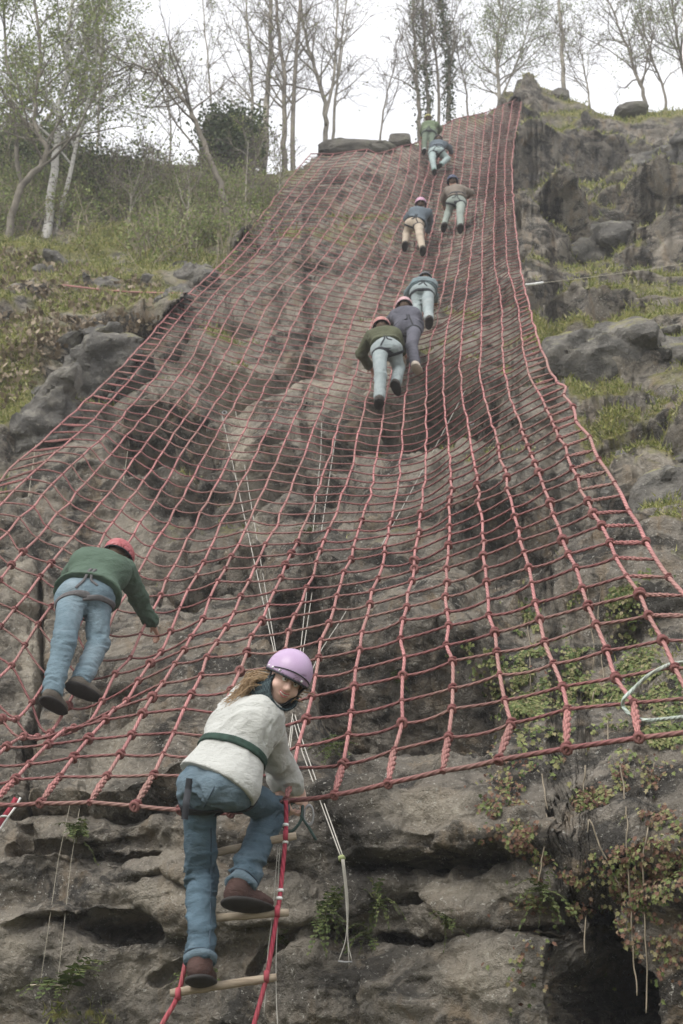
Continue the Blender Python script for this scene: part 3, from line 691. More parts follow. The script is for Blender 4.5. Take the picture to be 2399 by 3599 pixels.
jit = rng.normal(0, 1, KNOT.shape) * 0.006
jit[:, 0] = 0
K2 = KNOT + jit
FEET = [(180, 2475), (295, 2440), (1335, 1440), (1392, 1370), (1460, 1302), (1510, 1130), (1424, 870), (1486, 885), (1562, 800), (1620, 808), (1494, 530), (1528, 605), (1548, 590), (550, 2218), (1302, 1300)]
for (a_, b_) in FEET:       # the ropes give under every foot and hand
    dpx = np.hypot(KX - a_, KY - b_); k_ = np.unravel_index(np.nanargmin(dpx), dpx.shape); d_ = np.linalg.norm(KNOT - KNOT[k_], axis=2)
    wgt_ = np.where(np.isnan(d_), 0, np.exp(-(d_ / 0.42) ** 2)); K2 = K2 + wgt_[..., None] * np.array([0, -0.03, -0.11])
for ci in range(NC):
    je = JEND[ci]; P = K2[ci, 1 if ci not in (0, NC - 1) else 0:je + 1]
    if ci not in (0, NC - 1):
        d = (P[0] - K2[ci, 0])
    n = 3
    pts = catmull(P, n)
    rr_ = np.linalg.norm(pts - CAM, axis=1)
    gm = Geo().tube(pts, (R_UP if 0 < ci < NC - 1 else 0.0115) * rad_far(rr_), 6)
    gm.build("edge_rope" if ci in (0, NC - 1) else "upright_rope", up_m, net)
def rowline(j, closed=False):
    cs = [c for c in range(NC) if JEND[c] >= j]
    segs, cur = [], []
    for c in cs:
        if cur and c != cur[-1] + 1: segs.append(cur); cur = []
        cur.append(c)
    segs.append(cur)
    return [s for s in segs if len(s) > 1]
RR_ROW = [0]
for j in range(0, NJ):
    gm = Geo(); any_ = False
    for sg_ in rowline(j):
        P = K2[sg_, j]
        n = 5 if j < 46 else 3
        pts = catmull(P, n)
        tpar = np.arange(len(pts)) / n; fr = tpar - np.floor(tpar)
        cidx = np.clip(np.floor(tpar).astype(int), 0, len(P) - 2)
        slack = 0.003 + 0.022 * rng.random(len(P) - 1) ** 2 + 0.022 * np.exp(-((np.array(sg_[:-1]) - 6.0) / 3.2) ** 2) * np.exp(-((j - 18) / 8.0) ** 2)
        pts[:, 2] -= 4 * fr * (1 - fr) * slack[cidx] * (1.0 if j else 0.4)
        pts[:, 1] -= 4 * fr * (1 - fr) * slack[cidx] * 0.3
        rr_ = np.linalg.norm(pts - CAM, axis=1)
        gm.tube(pts, (R_ROW if j else 0.0115) * rad_far(rr_), 6); any_ = True
    if any_: gm.build("bottom_rope" if j == 0 else "cross_rope", row_m, net)
# upper border rope along the ends of the uprights
pts = catmull(np.array([K2[c, JEND[c]] for c in range(NC)]), 4)
Geo().tube(pts, 0.016, 6).build("top_rope", row_m, net)

# spliced tails: every upright is plaited back on itself above the bottom rope, every row before the right edge
def splice(a, b, r0, k=7, n=16):
    g_ = Geo()
    tq = np.linspace(0, 1, n)[:, None]; P = a + (b - a) * tq
    env = np.sin(np.pi * np.clip(tq[:, 0] * 0.9 + 0.12, 0, 1)) ** 0.5
    ax = (b - a) / np.linalg.norm(b - a); u = np.cross(ax, [0.3, -0.9, 0.3]); u /= np.linalg.norm(u); w_ = np.cross(ax, u)
    for q in range(3):
        ph = tq[:, 0] * 4.5 * np.pi + q * 2.094
        off = (np.cos(ph)[:, None] * u + np.sin(ph)[:, None] * w_) * (r0 * 0.75 * env)[:, None]
        g_.tube(P + off + rng.normal(0, r0 * 0.10, P.shape), r0 * 0.78 * np.maximum(env, 0.55), 5)
    return g_
for ci in range(1, NC - 1):
    splice(K2[ci, 1], K2[ci, 0], 0.0135).build("splice", splice_m, net)
for j in range(4, 46):
    splice(K2[NC - 2, j], K2[NC - 1, j], 0.0085, n=12).build("splice", splice_m, net)
for j in range(12, 46):
    splice(K2[1, j], K2[0, j], 0.0085, n=12).build("splice", splice_m, net)
# the foot of each upright is lashed round the bottom rope
kn = []
for ci in range(NC):
    for j in range(0, JEND[ci] + 1):
        if ci in (0, NC - 1) and j % 2: continue
        x_, y_ = KX[ci, j], KY[ci, j]
        kn.append((np.linalg.norm(K2[ci, j] - CAM) + (0 if -60 < x_ < 2460 and y_ < 3000 else 100), ci, j))
kn.sort()
def torus(R, r, n=9, k=5):
    a = np.arange(n) / n * 2 * np.pi; b = np.arange(k) / k * 2 * np.pi
    V = np.stack([(R + r * np.cos(b)[None]) * np.cos(a)[:, None], (R + r * np.cos(b)[None]) * np.sin(a)[:, None], np.broadcast_to(r * np.sin(b)[None], (n, k))], -1).reshape(-1, 3)
    i_ = np.arange(n)[:, None]; j_ = np.arange(k)[None]
    Q = np.stack([i_ * k + j_, ((i_ + 1) % n) * k + j_, ((i_ + 1) % n) * k + (j_ + 1) % k, i_ * k + (j_ + 1) % k], -1).reshape(-1, 4)
    return V, Q
kg = Geo()
V, Q = torus(0.0155, 0.0080)
for dz, tx in ((-0.011, 0.25), (0.011, -0.25)):
    W = V.copy(); W[:, 2] += dz + W[:, 0] * tx
    kg.add(W, Q)
W = V.copy() * 0.85; W = W[:, [2, 1, 0]]; W[:, 1] -= 0.004; kg.add(W, Q)
knot_me = kg.mesh("knot", knot_m)
def frame(ci, j):
    a = K2[ci, min(j + 1, JEND[ci])] - K2[ci, max(j - 1, 0)]; zc = a / np.linalg.norm(a)
    xc = np.cross([0.0, -1.0, 0.3], zc); xc /= np.linalg.norm(xc); yc = np.cross(zc, xc)
    return np.stack([xc, yc, zc], 1)
from mathutils import Matrix
for d_, ci, j in kn[:300]:
    o = obj("knot", knot_me); M = Matrix(frame(ci, j).tolist()).to_4x4()
    s_ = 1 + 0.2 * rng.normal(); s_ = min(max(s_, .7), 1.5); M = M @ Matrix.Rotation(rng.normal() * .5, 4, 'Z') @ Matrix.Rotation(rng.normal() * .25, 4, 'X')
    o.matrix_world = Matrix.Translation(Vector(K2[ci, j])) @ M @ Matrix.Diagonal((s_, s_, s_, 1))
    mw = o.matrix_world.copy(); o.parent = net; o.matrix_parent_inverse = Matrix.Translation(-net.location); o.matrix_world = mw
kf = Geo(); sv, stt = ico(0)
for d_, ci, j in kn[300:]:
    rr_ = KR[ci, j]; s_ = 0.019 * (1 + 0.3 * float(sstep(16, 40, rr_)))
    kf.add((sv * np.array([1, 1, 0.8]) * s_) @ frame(ci, j).T + K2[ci, j], None, stt)
kf.build("small_knots", knot_m, net, kind="stuff")
# ------------------------------------------------------------------ trees, brush, grass, ivy
def bark(name, c, pale=None):
    t = NT(name); v = t.vec((1, 1, 1)); n = t.noise(3.0, 5, 0.6, v); c = np.array(c)
    out = t.ramp(n, [(0.3, c * 0.6), (0.7, c * 1.4)])
    if pale is not None:
        out = t.mix(t.ramp(t.noise(2.2, 5, 0.7, t.vec((1.5, 1.5, 5.0))), [(0.54, 1.0), (0.62, 0.0)]), out, pale)
    t.bump(t.noise(14, 4, 0.6, t.vec((1, 1, 0.3))), 0.5, 0.02)
    return t.done(out, 0.9, 0.1)
bark_dark = bark("bark_dark", (0.165, 0.148, 0.12)); bark_mid = bark("bark_grey", (0.25, 0.23, 0.19)); bark_birch = bark("bark_birch", (0.12, 0.11, 0.10), (0.47, 0.455, 0.42))
twig_m = simple("twig", (0.17, 0.145, 0.12), 0.3, 4)
leaf_spring = leaf_mat("leaf_spring", [(0, (0.12, 0.165, 0.05)), (0.5, (0.22, 0.27, 0.09)), (1, (0.32, 0.34, 0.14))], trans=0.35)
leaf_pale = leaf_mat("leaf_pale", [(0, (0.17, 0.21, 0.11)), (0.6, (0.27, 0.32, 0.17)), (1, (0.36, 0.38, 0.22))], trans=0.4)
leaf_dark = leaf_mat("leaf_evergreen", [(0, (0.035, 0.05, 0.022)), (0.6, (0.075, 0.10, 0.04)), (1, (0.14, 0.16, 0.07))], trans=0.15)

def leaves_geo(C, size, spread=1.0, droop=0.0, rs=rng):
    """one small pointed blade (two faces) at every centre"""
    n = len(C)
    a = rs.normal(size=(n, 3)); a[:, 2] -= droop; a /= np.linalg.norm(a, axis=1, keepdims=True)
    b = np.cross(a, rs.normal(size=(n, 3))); b /= np.linalg.norm(b, axis=1, keepdims=True)
    s = size * (0.6 + 0.8 * rs.random((n, 1)))
    c0 = C; c1 = C + a * s * 0.5 + b * s * 0.32; c2 = C + a * s; c3 = C + a * s * 0.5 - b * s * 0.32
    V = np.stack([c0, c1, c2, c3], 1).reshape(-1, 3)
    return V, np.arange(4 * n).reshape(-1, 4)

def perp(d, rs=rng):
    v = rs.normal(size=3); v -= d * (v @ d); return v / np.linalg.norm(v)

def tree(name, label, trunk, r0, r1, bark_m, leafm=None, nb=16, blen=2.6, start=0.3, nleaf=1800, lsize=0.07, up=0.55, group=None, extra=(), twigs=5, thick=.8, seed=0, ivy=0, cat="tree", l2=5):
    rs = np.random.default_rng(seed)
    r0, r1 = r0 * .72, r1 * .7; nleaf = int(nleaf * .8); lsize = lsize * .85
    base = np.asarray(trunk[0], float)
    T = thing(name, label, cat, base, group)
    pts = catmull(np.asarray(trunk, float), 5)
    pts[1:-1] += rs.normal(size=(len(pts) - 2, 3)) * r0 * 0.25
    f = np.linspace(0, 1, len(pts))
    def rad(f_): return r0 + (r1 - r0) * f_ ** 0.85
    pts = np.concatenate([[pts[0] + [0, 0, -0.6]], pts]); rads = np.concatenate([[r0 * 1.25], rad(f)])
    Geo().tube(pts, rads, 8).build("trunk", bark_m, T)
    trunks = [(pts[1:], rad(f))]
    for e in extra:
        ep = catmull(np.asarray(e[0], float), 4); er = np.linspace(e[1], e[2], len(ep)) * .72
        Geo().tube(np.concatenate([[ep[0] + [0, 0, -0.4]], ep]), np.concatenate([[er[0]], er]), 7).build("trunk", bark_m, T)
        trunks.append((ep, er))
    C = []
    for (tp, tr) in trunks:
        gb, gt = Geo(), Geo()
        nbk = nb if tp is trunks[0][0] else max(6, nb // 2)
        for b in range(nbk):
            f_ = start + (1 - start) * (b + rs.random()) / nbk; k = min(int(f_ * (len(tp) - 1)), len(tp) - 2)
            o = tp[k] + (tp[k + 1] - tp[k]) * (f_ * (len(tp) - 1) - k); d0 = tp[k + 1] - tp[k]; d0 /= np.linalg.norm(d0)
            L = blen * (0.55 + 0.7 * rs.random()) * (1.1 - 0.75 * f_); d = perp(d0, rs) * (1 - up) + d0 * up; d /= np.linalg.norm(d)
            n = 7; q = [o]
            for s in range(n):
                d = d + rs.normal(size=3) * 0.16 + np.array([0, 0, 0.07]); d /= np.linalg.norm(d); q.append(q[-1] + d * L / n)
            q = np.array(q); rb = min(tr[k] * 0.55, 0.012 * thick + 0.012 * L * thick)
            gb.tube(q, np.linspace(rb, 0.007 * thick, len(q)), 5, cap=False)
            for c in range(l2):
                k2 = 1 + int(rs.random() * (n - 1)); d2 = perp(d, rs) * 0.6 + (q[k2 + 1 if k2 < n else n] - q[k2 - 1]) / np.linalg.norm(q[min(k2 + 1, n)] - q[k2 - 1]) * 0.75 + np.array([0, 0, 0.1]); d2 /= np.linalg.norm(d2)
                L2 = L * (0.25 + 0.35 * rs.random()); w = [q[k2]]
                for s in range(4):
                    d2 = d2 + rs.normal(size=3) * 0.18; d2 /= np.linalg.norm(d2); w.append(w[-1] + d2 * L2 / 4)
                w = np.array(w); gt.tube(w, np.linspace(0.010, 0.005, 5) * thick, 3, cap=False)
                C.append(w[2:])
                for e_ in range(twigs):
                    k3 = 1 + int(rs.random() * 4); d3 = perp(d2, rs) * 0.7 + d2 * 0.6; L3 = L2 * (0.25 + 0.4 * rs.random())
                    z_ = np.stack([w[k3], w[k3] + d3 * L3 * 0.5 + rs.normal(size=3) * L3 * 0.06, w[k3] + d3 * L3 + rs.normal(size=3) * L3 * 0.1])
                    gt.tube(z_, np.array([0.006, 0.005, 0.0035]) * thick, 3, cap=False)
                    C.append(z_[1:])
        gb.build("branches", bark_m, T); gt.build("twigs", twig_m, T, kind="stuff")
    if leafm is not None and nleaf:
        C = np.concatenate(C); cc = C[rs.integers(0, len(C), nleaf)] + rs.normal(size=(nleaf, 3)) * lsize * 1.2
        V, Q = leaves_geo(cc, lsize, rs=rs)
        adopt(obj("foliage", mesh_np("foliage", V, Q, [leafm], False), kind="stuff"), T)
    if ivy:
        tp, tr = trunks[0]; k = rs.integers(int(len(tp) * 0.05), int(len(tp) * 0.85), ivy); u = rs.normal(size=(ivy, 3)); u /= np.linalg.norm(u, axis=1, keepdims=True)
        lump = 1 + 1.2 * np.maximum(0, np.sin(k * 1.7 + seed)) * rs.random(ivy)
        cc = tp[k] + (tp[np.minimum(k + 1, len(tp) - 1)] - tp[k]) * rs.random((ivy, 1)) + u * (tr[k] + 0.10 * lump)[:, None]
        V, Q = leaves_geo(cc, 0.085, rs=rs)
        adopt(obj("ivy_leaves", mesh_np("ivy_leaves", V, Q, [leaf_dark], False), kind="stuff"), T)
    return T

def trunk_px(pl, Y=None, back=0.0, yjit=0.0, seed=0):
    """trunk through photograph positions, standing in one upright plane at its own foot"""
    rs = np.random.default_rng(seed)
    b = cpt(pl[0][0], pl[0][1])[0][0] if Y is None else None
    Yp = (b[1] if Y is None else Y) + back
    x = np.array([a[0] for a in pl], float); y = np.array([a[1] for a in pl], float)
    P = at_plane(x, y, Yp); P[1:, 1] += np.cumsum(rs.normal(size=len(P) - 1)) * yjit
    if back: P[0, 2] -= 0.4
    return P
S = 2399 / 1568.0
def px(*pts): return [(a * S, b * S) for a, b in pts]
YR = 31.0      # plane of the crest trees (checked against the crest below)
def crestY(x): return cpt(x * S, np.interp(x * S, xs, ysky) + 8)[0][0][1]
G1 = "trees along the quarry rim"
# left: birches and dense saplings on the slope
tree("birch_tree", "pale birch on the left slope whose straight white trunk forks low into two stems", trunk_px(px((108, 530), (128, 360), (142, 220), (158, 60), (175, -150)), yjit=.1), 0.155, 0.05, bark_birch, leaf_spring, 24, 3.6, .28, 8000, .085, group=G1, seed=1,
     extra=[(trunk_px(px((135, 500), (160, 400), (182, 300), (225, 130), (250, -60)), yjit=.1), .085, .03)])
tree("dark_tree", "dark crooked tree at the far left edge leaning right over the slope", trunk_px(px((18, 548), (48, 430), (108, 360), (78, 270), (90, 120), (70, -100)), yjit=.1), 0.13, 0.04, bark_dark, leaf_spring, 24, 3.4, .3, 8000, .085, group=G1, seed=2,
     extra=[(trunk_px(px((85, 300), (130, 240), (190, 120), (265, -20)), yjit=.1), .09, .03)])
tree("dark_tree", "slender dark tree behind the birch reaching the top left corner", trunk_px(px((60, 520), (40, 380), (30, 240), (10, 60), (0, -120)), back=1.0, yjit=.1), 0.10, 0.03, bark_dark, leaf_spring, 22, 3.2, .3, 8000, .085, group=G1, seed=3)
tree("dark_tree", "thin many-branched tree between the birch and the gap of sky", trunk_px(px((160, 470), (150, 330), (185, 200), (205, 60), (215, -120)), back=1.5, yjit=.1), 0.09, 0.03, bark_dark, leaf_spring, 24, 2.9, .25, 6000, .08, group=G1, seed=4)
tree("sapling", "thin upright sapling with one long side branch on the left skyline", trunk_px(px((222, 362), (226, 290), (228, 190), (238, 90), (240, -60)), back=.6), 0.065, 0.02, bark_mid, leaf_spring, 14, 2.0, .25, 500, .06, group=G1, seed=5)
tree("arched_tree", "bent dark tree arching left across the white sky", trunk_px(px((522, 522), (510, 440), (475, 345), (440, 260), (408, 208), (355, 165), (305, 142), (262, 150)), yjit=.12), 0.115, 0.025, bark_dark, leaf_spring, 22, 3.0, .38, 900, .06, up=.45, group=G1, seed=6,
     extra=[(trunk_px(px((500, 420), (450, 340), (395, 270), (372, 200), (365, 120)), yjit=.1), .05, .015)])
tree("sapling", "spindly sapling with fine twigs left of the ivy-topped rock stump", trunk_px(px((390, 385), (392, 300), (386, 210), (392, 90)), back=1.2), 0.05, 0.015, bark_mid, leaf_spring, 14, 2.2, .2, 700, .06, group=G1, seed=7)
tree("sapling", "upright sapling rising behind the ivy-topped rock stump", trunk_px(px((492, 380), (488, 280), (480, 180), (470, 60), (462, -60)), back=1.8), 0.06, 0.02, bark_mid, leaf_spring, 16, 2.4, .2, 600, .06, group=G1, seed=8)
tree("bare_tree", "slim bare tree with a kink, close right of the rock stump", trunk_px(px((580, 400), (576, 300), (580, 225), (572, 110), (560, -60)), back=1.0), 0.085, 0.03, bark_mid, leaf_spring, 18, 2.8, .3, 700, .06, group=G1, seed=9)
tree("bare_tree", "tallest straight grey trunk right of the rock stump", trunk_px(px((606, 402), (612, 260), (620, 120), (622, -80)), back=.8), 0.135, 0.07, bark_mid, leaf_spring, 20, 3.2, .3, 700, .06, group=G1, seed=10)
tree("twin_tree", "twin dark trunks standing side by side left of the net's upper left corner", trunk_px(px((656, 398), (652, 310), (655, 200), (640, 80), (628, -80)), back=.5), 0.12, 0.05, bark_dark, leaf_spring, 22, 3.0, .3, 700, .06, group=G1, seed=11,
     extra=[(trunk_px(px((674, 396), (672, 300), (678, 160), (690, 0), (694, -90)), back=.5), .105, .05)])
tree("forked_tree", "forked bare tree directly above the net's upper left corner", trunk_px(px((742, 352), (748, 260), (722, 150), (695, 60), (682, -70)), back=.6), 0.115, 0.04, bark_mid, leaf_spring, 20, 3.0, .3, 600, .06, group=G1, seed=12,
     extra=[(trunk_px(px((748, 262), (766, 180), (772, 80), (778, -60)), Y=crestY(742) + .6), .07, .03)])
tree("bare_tree", "leaning pale trunk just right of the forked tree on the rim", trunk_px(px((760, 352), (768, 250), (780, 120), (800, -40)), back=1.4), 0.075, 0.03, bark_mid, leaf_spring, 16, 2.6, .3, 400, .06, group=G1, seed=13)
tree("sapling", "thin sapling leaning right in the dip beside the dark rim block", trunk_px(px((868, 352), (876, 290), (890, 210), (906, 150), (912, 90)), back=.4), 0.05, 0.012, bark_dark, None, 12, 1.9, .25, 0, .05, group=G1, seed=14)
tree("ivy_tree", "ivy-clad trunk left in the clump behind the topmost climber", trunk_px(px((966, 312), (960, 240), (955, 150), (948, 40), (942, -60)), back=.8), 0.10, 0.04, bark_dark, leaf_spring, 20, 2.8, .3, 500, .06, group=G1, seed=15, ivy=350)
tree("ivy_tree", "ivy-wrapped double trunk in the middle of the clump behind the topmost climber", trunk_px(px((986, 318), (984, 240), (978, 150), (972, 60), (968, -40)), back=1.0), 0.10, 0.04, bark_dark, leaf_spring, 20, 2.6, .3, 500, .06, group=G1, seed=16, ivy=900,
     extra=[(trunk_px(px((1004, 305), (1008, 230), (1000, 120), (985, 20)), back=1.0), .08, .03)])
tree("ivy_tree", "dark leaning trunk thick with ivy right in the clump behind the topmost climber", trunk_px(px((1028, 288), (1032, 200), (1028, 110), (1014, 20), (1004, -60)), back=.8), 0.11, 0.045, bark_dark, leaf_spring, 20, 2.6, .3, 400, .06, group=G1, seed=17, ivy=1500)
tree("sapling", "thin pole-like sapling between the ivy clump and the leafy birch", trunk_px(px((1076, 268), (1068, 200), (1052, 130), (1044, 60)), back=.5), 0.05, 0.012, bark_dark, leaf_spring, 12, 1.8, .25, 300, .06, group=G1, seed=18)
tree("leafy_birch", "birch in fresh pale green leaf just left of the peak rock", trunk_px(px((1148, 250), (1144, 190), (1140, 120), (1150, 40), (1160, -60)), back=1.5, yjit=.1), 0.10, 0.03, bark_mid, leaf_pale, 30, 3.3, .12, 9500, .075, up=.6, group=G1, seed=19, l2=6,
     extra=[(trunk_px(px((1148, 230), (1180, 160), (1205, 90), (1222, 20)), Y=crestY(1148) + 1.5), .05, .02)])
tree("bare_tree", "lone straight trunk standing right of the peak rock", trunk_px(px((1294, 225), (1292, 140), (1288, 60), (1284, -70)), back=.6), 0.105, 0.06, bark_mid, leaf_spring, 8, 1.6, .45, 200, .06, group=G1, seed=20)
tree("sapling", "small branching bare tree in the middle of the right skyline", trunk_px(px((1352, 248), (1350, 200), (1340, 160), (1336, 100)), back=.5), 0.055, 0.012, bark_mid, leaf_spring, 16, 2.3, .2, 400, .055, group=G1, seed=21)
tree("leaning_tree", "dark tree leaning steeply left at the upper right", trunk_px(px((1490, 262), (1474, 205), (1450, 140), (1420, 60), (1388, -20)), back=.5), 0.10, 0.03, bark_dark, leaf_spring, 22, 2.7, .25, 1500, .065, group=G1, seed=22)
tree("leaning_tree", "slim forked tree leaning left beside the right picture edge", trunk_px(px((1530, 262), (1524, 205), (1500, 140), (1478, 60), (1460, -40)), back=.7), 0.07, 0.02, bark_dark, leaf_spring, 18, 2.5, .25, 1800, .065, group=G1, seed=23)
tree("leaning_tree", "leafy tree in the top right corner", trunk_px(px((1590, 262), (1572, 180), (1556, 90), (1535, -30), (1520, -90)), back=.9), 0.09, 0.03, bark_dark, leaf_pale, 24, 3.2, .25, 5200, .075, group=G1, seed=24)
for k in range(6):     # thin poles in the scrub on the left slope
    x_ = [262, 298, 345, 430, 562, 640][k]; y_ = [512, 520, 500, 530, 512, 455][k]; h = [150, 120, 170, 160, 190, 130][k]
    where = ["left of the mossy hummock, nearest the birch", "short and leaning, above the mossy hummock", "behind the mossy hummock, below the gap of sky", "between the hummock and the arched tree", "right of the arched tree, tall and pale", "beside the net's left edge, below the twin trunks"][k]
    tree("scrub_sapling", "thin scrub stem " + where, trunk_px(px((x_, y_), (x_ + 3, y_ - h * .5), (x_ + [4, 22, -6, 5, 8, 4][k], y_ - h))), .032, .012, bark_mid, leaf_spring, 12, 1.5, .2, 350, .06, group="stems in the left scrub", seed=30 + k, twigs=4)

# scrub: masses of thin stems and small leaves over the left slope
def scatter(poly, n, rs):
    x0, y0 = np.min(poly, 0); x1, y1 = np.max(poly, 0); out = []
    X = np.zeros(0); Y = np.zeros(0)
    while len(X) < n:
        x = x0 + (x1 - x0) * rs.random(n * 2); y = y0 + (y1 - y0) * rs.random(n * 2); m = in_poly(x, y, poly)
        X = np.concatenate([X, x[m]]); Y = np.concatenate([Y, y[m]])
    return X[:n], Y[:n]
rs = np.random.default_rng(50)
def brush(name, poly, n, h, leafm, stemm, lsize, per, spread=.35):
    X, Y = scatter(poly, n, rs); P, N = cpt(X, Y)
    g = Geo(); C = []
    for p_ in P:
        hh = h * (0.5 + rs.random()); d = np.array([rs.normal() * spread, rs.normal() * spread, 1.0]); d /= np.linalg.norm(d)
        q = np.stack([p_ - d * .1, p_ + d * hh * .5 + rs.normal(size=3) * .05 * hh, p_ + d * hh + rs.normal(size=3) * .14 * hh])
        g.tube(q, np.array([.013, .010, .006]), 3, cap=False)
        for _ in range(3):
            f_ = .3 + .6 * rs.random(); o = p_ + d * hh * f_; e = o + (rs.normal(size=3) + [0, 0, .5]) * hh * .22
            g.tube(np.stack([o, (o + e) / 2 + rs.normal(size=3) * .03, e]), np.array([.008, .006, .005]), 3, cap=False)
            C.append(np.stack([o, e, (o + e) / 2]))
    C = np.concatenate(C); cc = C[rs.integers(0, len(C), n * per)] + rs.normal(size=(n * per, 3)) * .12
    V, Q = leaves_geo(cc, lsize, rs=rs)
    g.add(V, Q)
    me = g.mesh(name, [stemm, leafm], False)
    nq = sum(len(a) for a in g.Q); idx = np.zeros(len(me.polygons), np.int32); idx[nq - n * per:nq] = 1
    me.polygons.foreach_set("material_index", idx)
    return obj(name, me, kind="stuff")
stem_m = simple("dry_stem", (0.20, 0.17, 0.12), .4, 3, rnd=.5)
brush("scrub", [(-800, 520), (0, 560), (300, 640), (560, 660), (720, 660), (960, 665), (1010, 670), (900, 780), (700, 800), (420, 800), (0, 830), (-800, 830)], 2100, .62, leaf_spring, stem_m, .065, 22)
brush("dark_brush", [(0, 500), (180, 520), (300, 600), (520, 640), (540, 690), (300, 720), (200, 640), (0, 640)], 520, .75, leaf_dark, stem_m, .09, 34)
# grass and moss tufts on earth and ledges
Vg, Qg = [], []
m_all = moss[:len(P1) * NXI]; 
vis = (gxf[:len(m_all)] > -900) & (gxf[:len(m_all)] < 3000) & (gyf[:len(m_all)] < 3640) & (np.arange(len(m_all)) > NLO * NXI)
wgt = np.where(vis, np.clip(m_all - 0.45, 0, 1) ** 1.2, 0) * np.where((scrub[:len(m_all)] > .5), .5, 1) * np.where((gxf[:len(m_all)] < -40) | (gxf[:len(m_all)] > 2440), 4.0, 1.0)
idx = rs.choice(len(m_all), 130000, p=wgt / wgt.sum()); nsel = idx
C = pf[nsel] + rs.normal(size=(len(nsel), 3)) * .03; Nn = NF.reshape(-1, 3)[nsel]
dist = np.linalg.norm(C - CAM, axis=1); hgt = (0.03 + 0.0019 * dist) * (.5 + rs.random(len(dist)))
d = Nn * .3 + np.array([0, -.1, .55]) + rs.normal(size=C.shape) * .45; d /= np.linalg.norm(d, axis=1, keepdims=True)
b = np.cross(d, rs.normal(size=C.shape)); b /= np.linalg.norm(b, axis=1, keepdims=True); b *= (0.0025 + 0.00045 * dist)[:, None]
tip = C + d * hgt[:, None] + rs.normal(size=C.shape) * (.25 * hgt)[:, None]
V = np.stack([C - b, C + b, tip], 1).reshape(-1, 3)
grass_m = leaf_mat("grass_blade", [(0, (0.085, 0.11, 0.03)), (0.35, (0.18, 0.205, 0.055)), (0.7, (0.30, 0.30, 0.10)), (1, (0.41, 0.365, 0.215))], trans=.3)
obj("grass", mesh_np("grass", V, np.arange(len(V)).reshape(-1, 3), [grass_m], False), kind="stuff")
# litter of dead leaves on the left slope
X, Y = scatter([(0, 860), (560, 1000), (560, 1160), (300, 1190), (160, 1270), (60, 1420), (0, 1450)], 2500, rs); P, N = cpt(X, Y)
V, Q = leaves_geo(P + N * .03, .11, rs=rs)
obj("dead_leaves", mesh_np("dead_leaves", V, Q, [leaf_mat("leaf_dead", [(0, (0.13, 0.10, 0.06)), (1, (0.36, 0.29, 0.21))], trans=.1)], False), kind="stuff")
# small ferns and weeds rooted in the cracks of the lower wall
fern_m = leaf_mat("weed_leaf", [(0, (0.045, 0.07, 0.022)), (0.6, (0.10, 0.135, 0.045)), (1, (0.17, 0.19, 0.07))], trans=.25)
wstem_m = simple("weed_stem", (0.11, 0.12, 0.05), .3)
spots = [(270, 2950, .17, "tuft of pale weeds in the crack below the net's lower left corner"), (230, 3490, .30, "large grass tuft at the bottom left foot of the wall"), (1130, 3225, .17, "weed clump on the ledge right of the ladder's upper rung"), (1190, 3180, .14, "small fern just above the ledge right of the ladder"), (980, 3290, .13, "weed sprig behind the right ladder rope"),
         (1350, 3160, .12, "lone fern hanging in the left end of the curved crack"), (1300, 3280, .14, "straggling fern under the curved crack, beside the twine bight"), (1610, 3275, .11, "small fern in the long level crack, left of its middle"), (1800, 3275, .15, "fern row in the long level crack near the dark chasm"), (1170, 2640, .13, "fern clump behind the net right of the woman"), (1920, 3100, .16, "trailing weed over the lip of the dark chasm"), (1385, 2400, .10, "bright fern under the dark hollow in the net's middle"), (700, 3430, .13, "grass tuft between the ladder ropes at the lowest rung"), (1080, 1880, .16, "fern hanging in the slanting dark slot behind the net")]
for k, (x_, y_, s_, lab) in enumerate(spots):
    P, N = cpt(x_, y_); P, N = P[0], N[0]; W = thing("wall_fern", lab, "fern", P, "ferns and weeds in the wall's cracks")
    gs, gl = Geo(), Geo(); s_ *= 1.15
    for f_ in range(14):
        d = N * .6 + rs.normal(size=3) * .55 + np.array([0, 0, .35]); d /= np.linalg.norm(d); L = s_ * (.6 + .7 * rs.random())
        c_ = catmull(np.stack([P + rs.normal(size=3) * .02, P + d * L * .5 + [0, 0, .01], P + d * L + [0, 0, -.35 * L]]), 5)
        gs.tube(c_, np.linspace(.003, .0012, len(c_)), 3, cap=False)
        side = np.cross(d, [0, 0, 1]); side /= np.linalg.norm(side) + 1e-6
        for q in range(2, len(c_)):
            for sg_ in (-1, 1):
                w_ = side * sg_ * L * .2 * (1.15 - q / len(c_)) + rs.normal(size=3) * .006; tdir = (c_[q] - c_[q - 1]) * .55
                gl.quads([c_[q], c_[q] + w_ * .5 + tdir, c_[q] + w_, c_[q] + w_ * .5 - tdir * .4])
    gs.build("stems", wstem_m, W); gl.build("fronds", fern_m, W, smooth=False, kind="stuff")
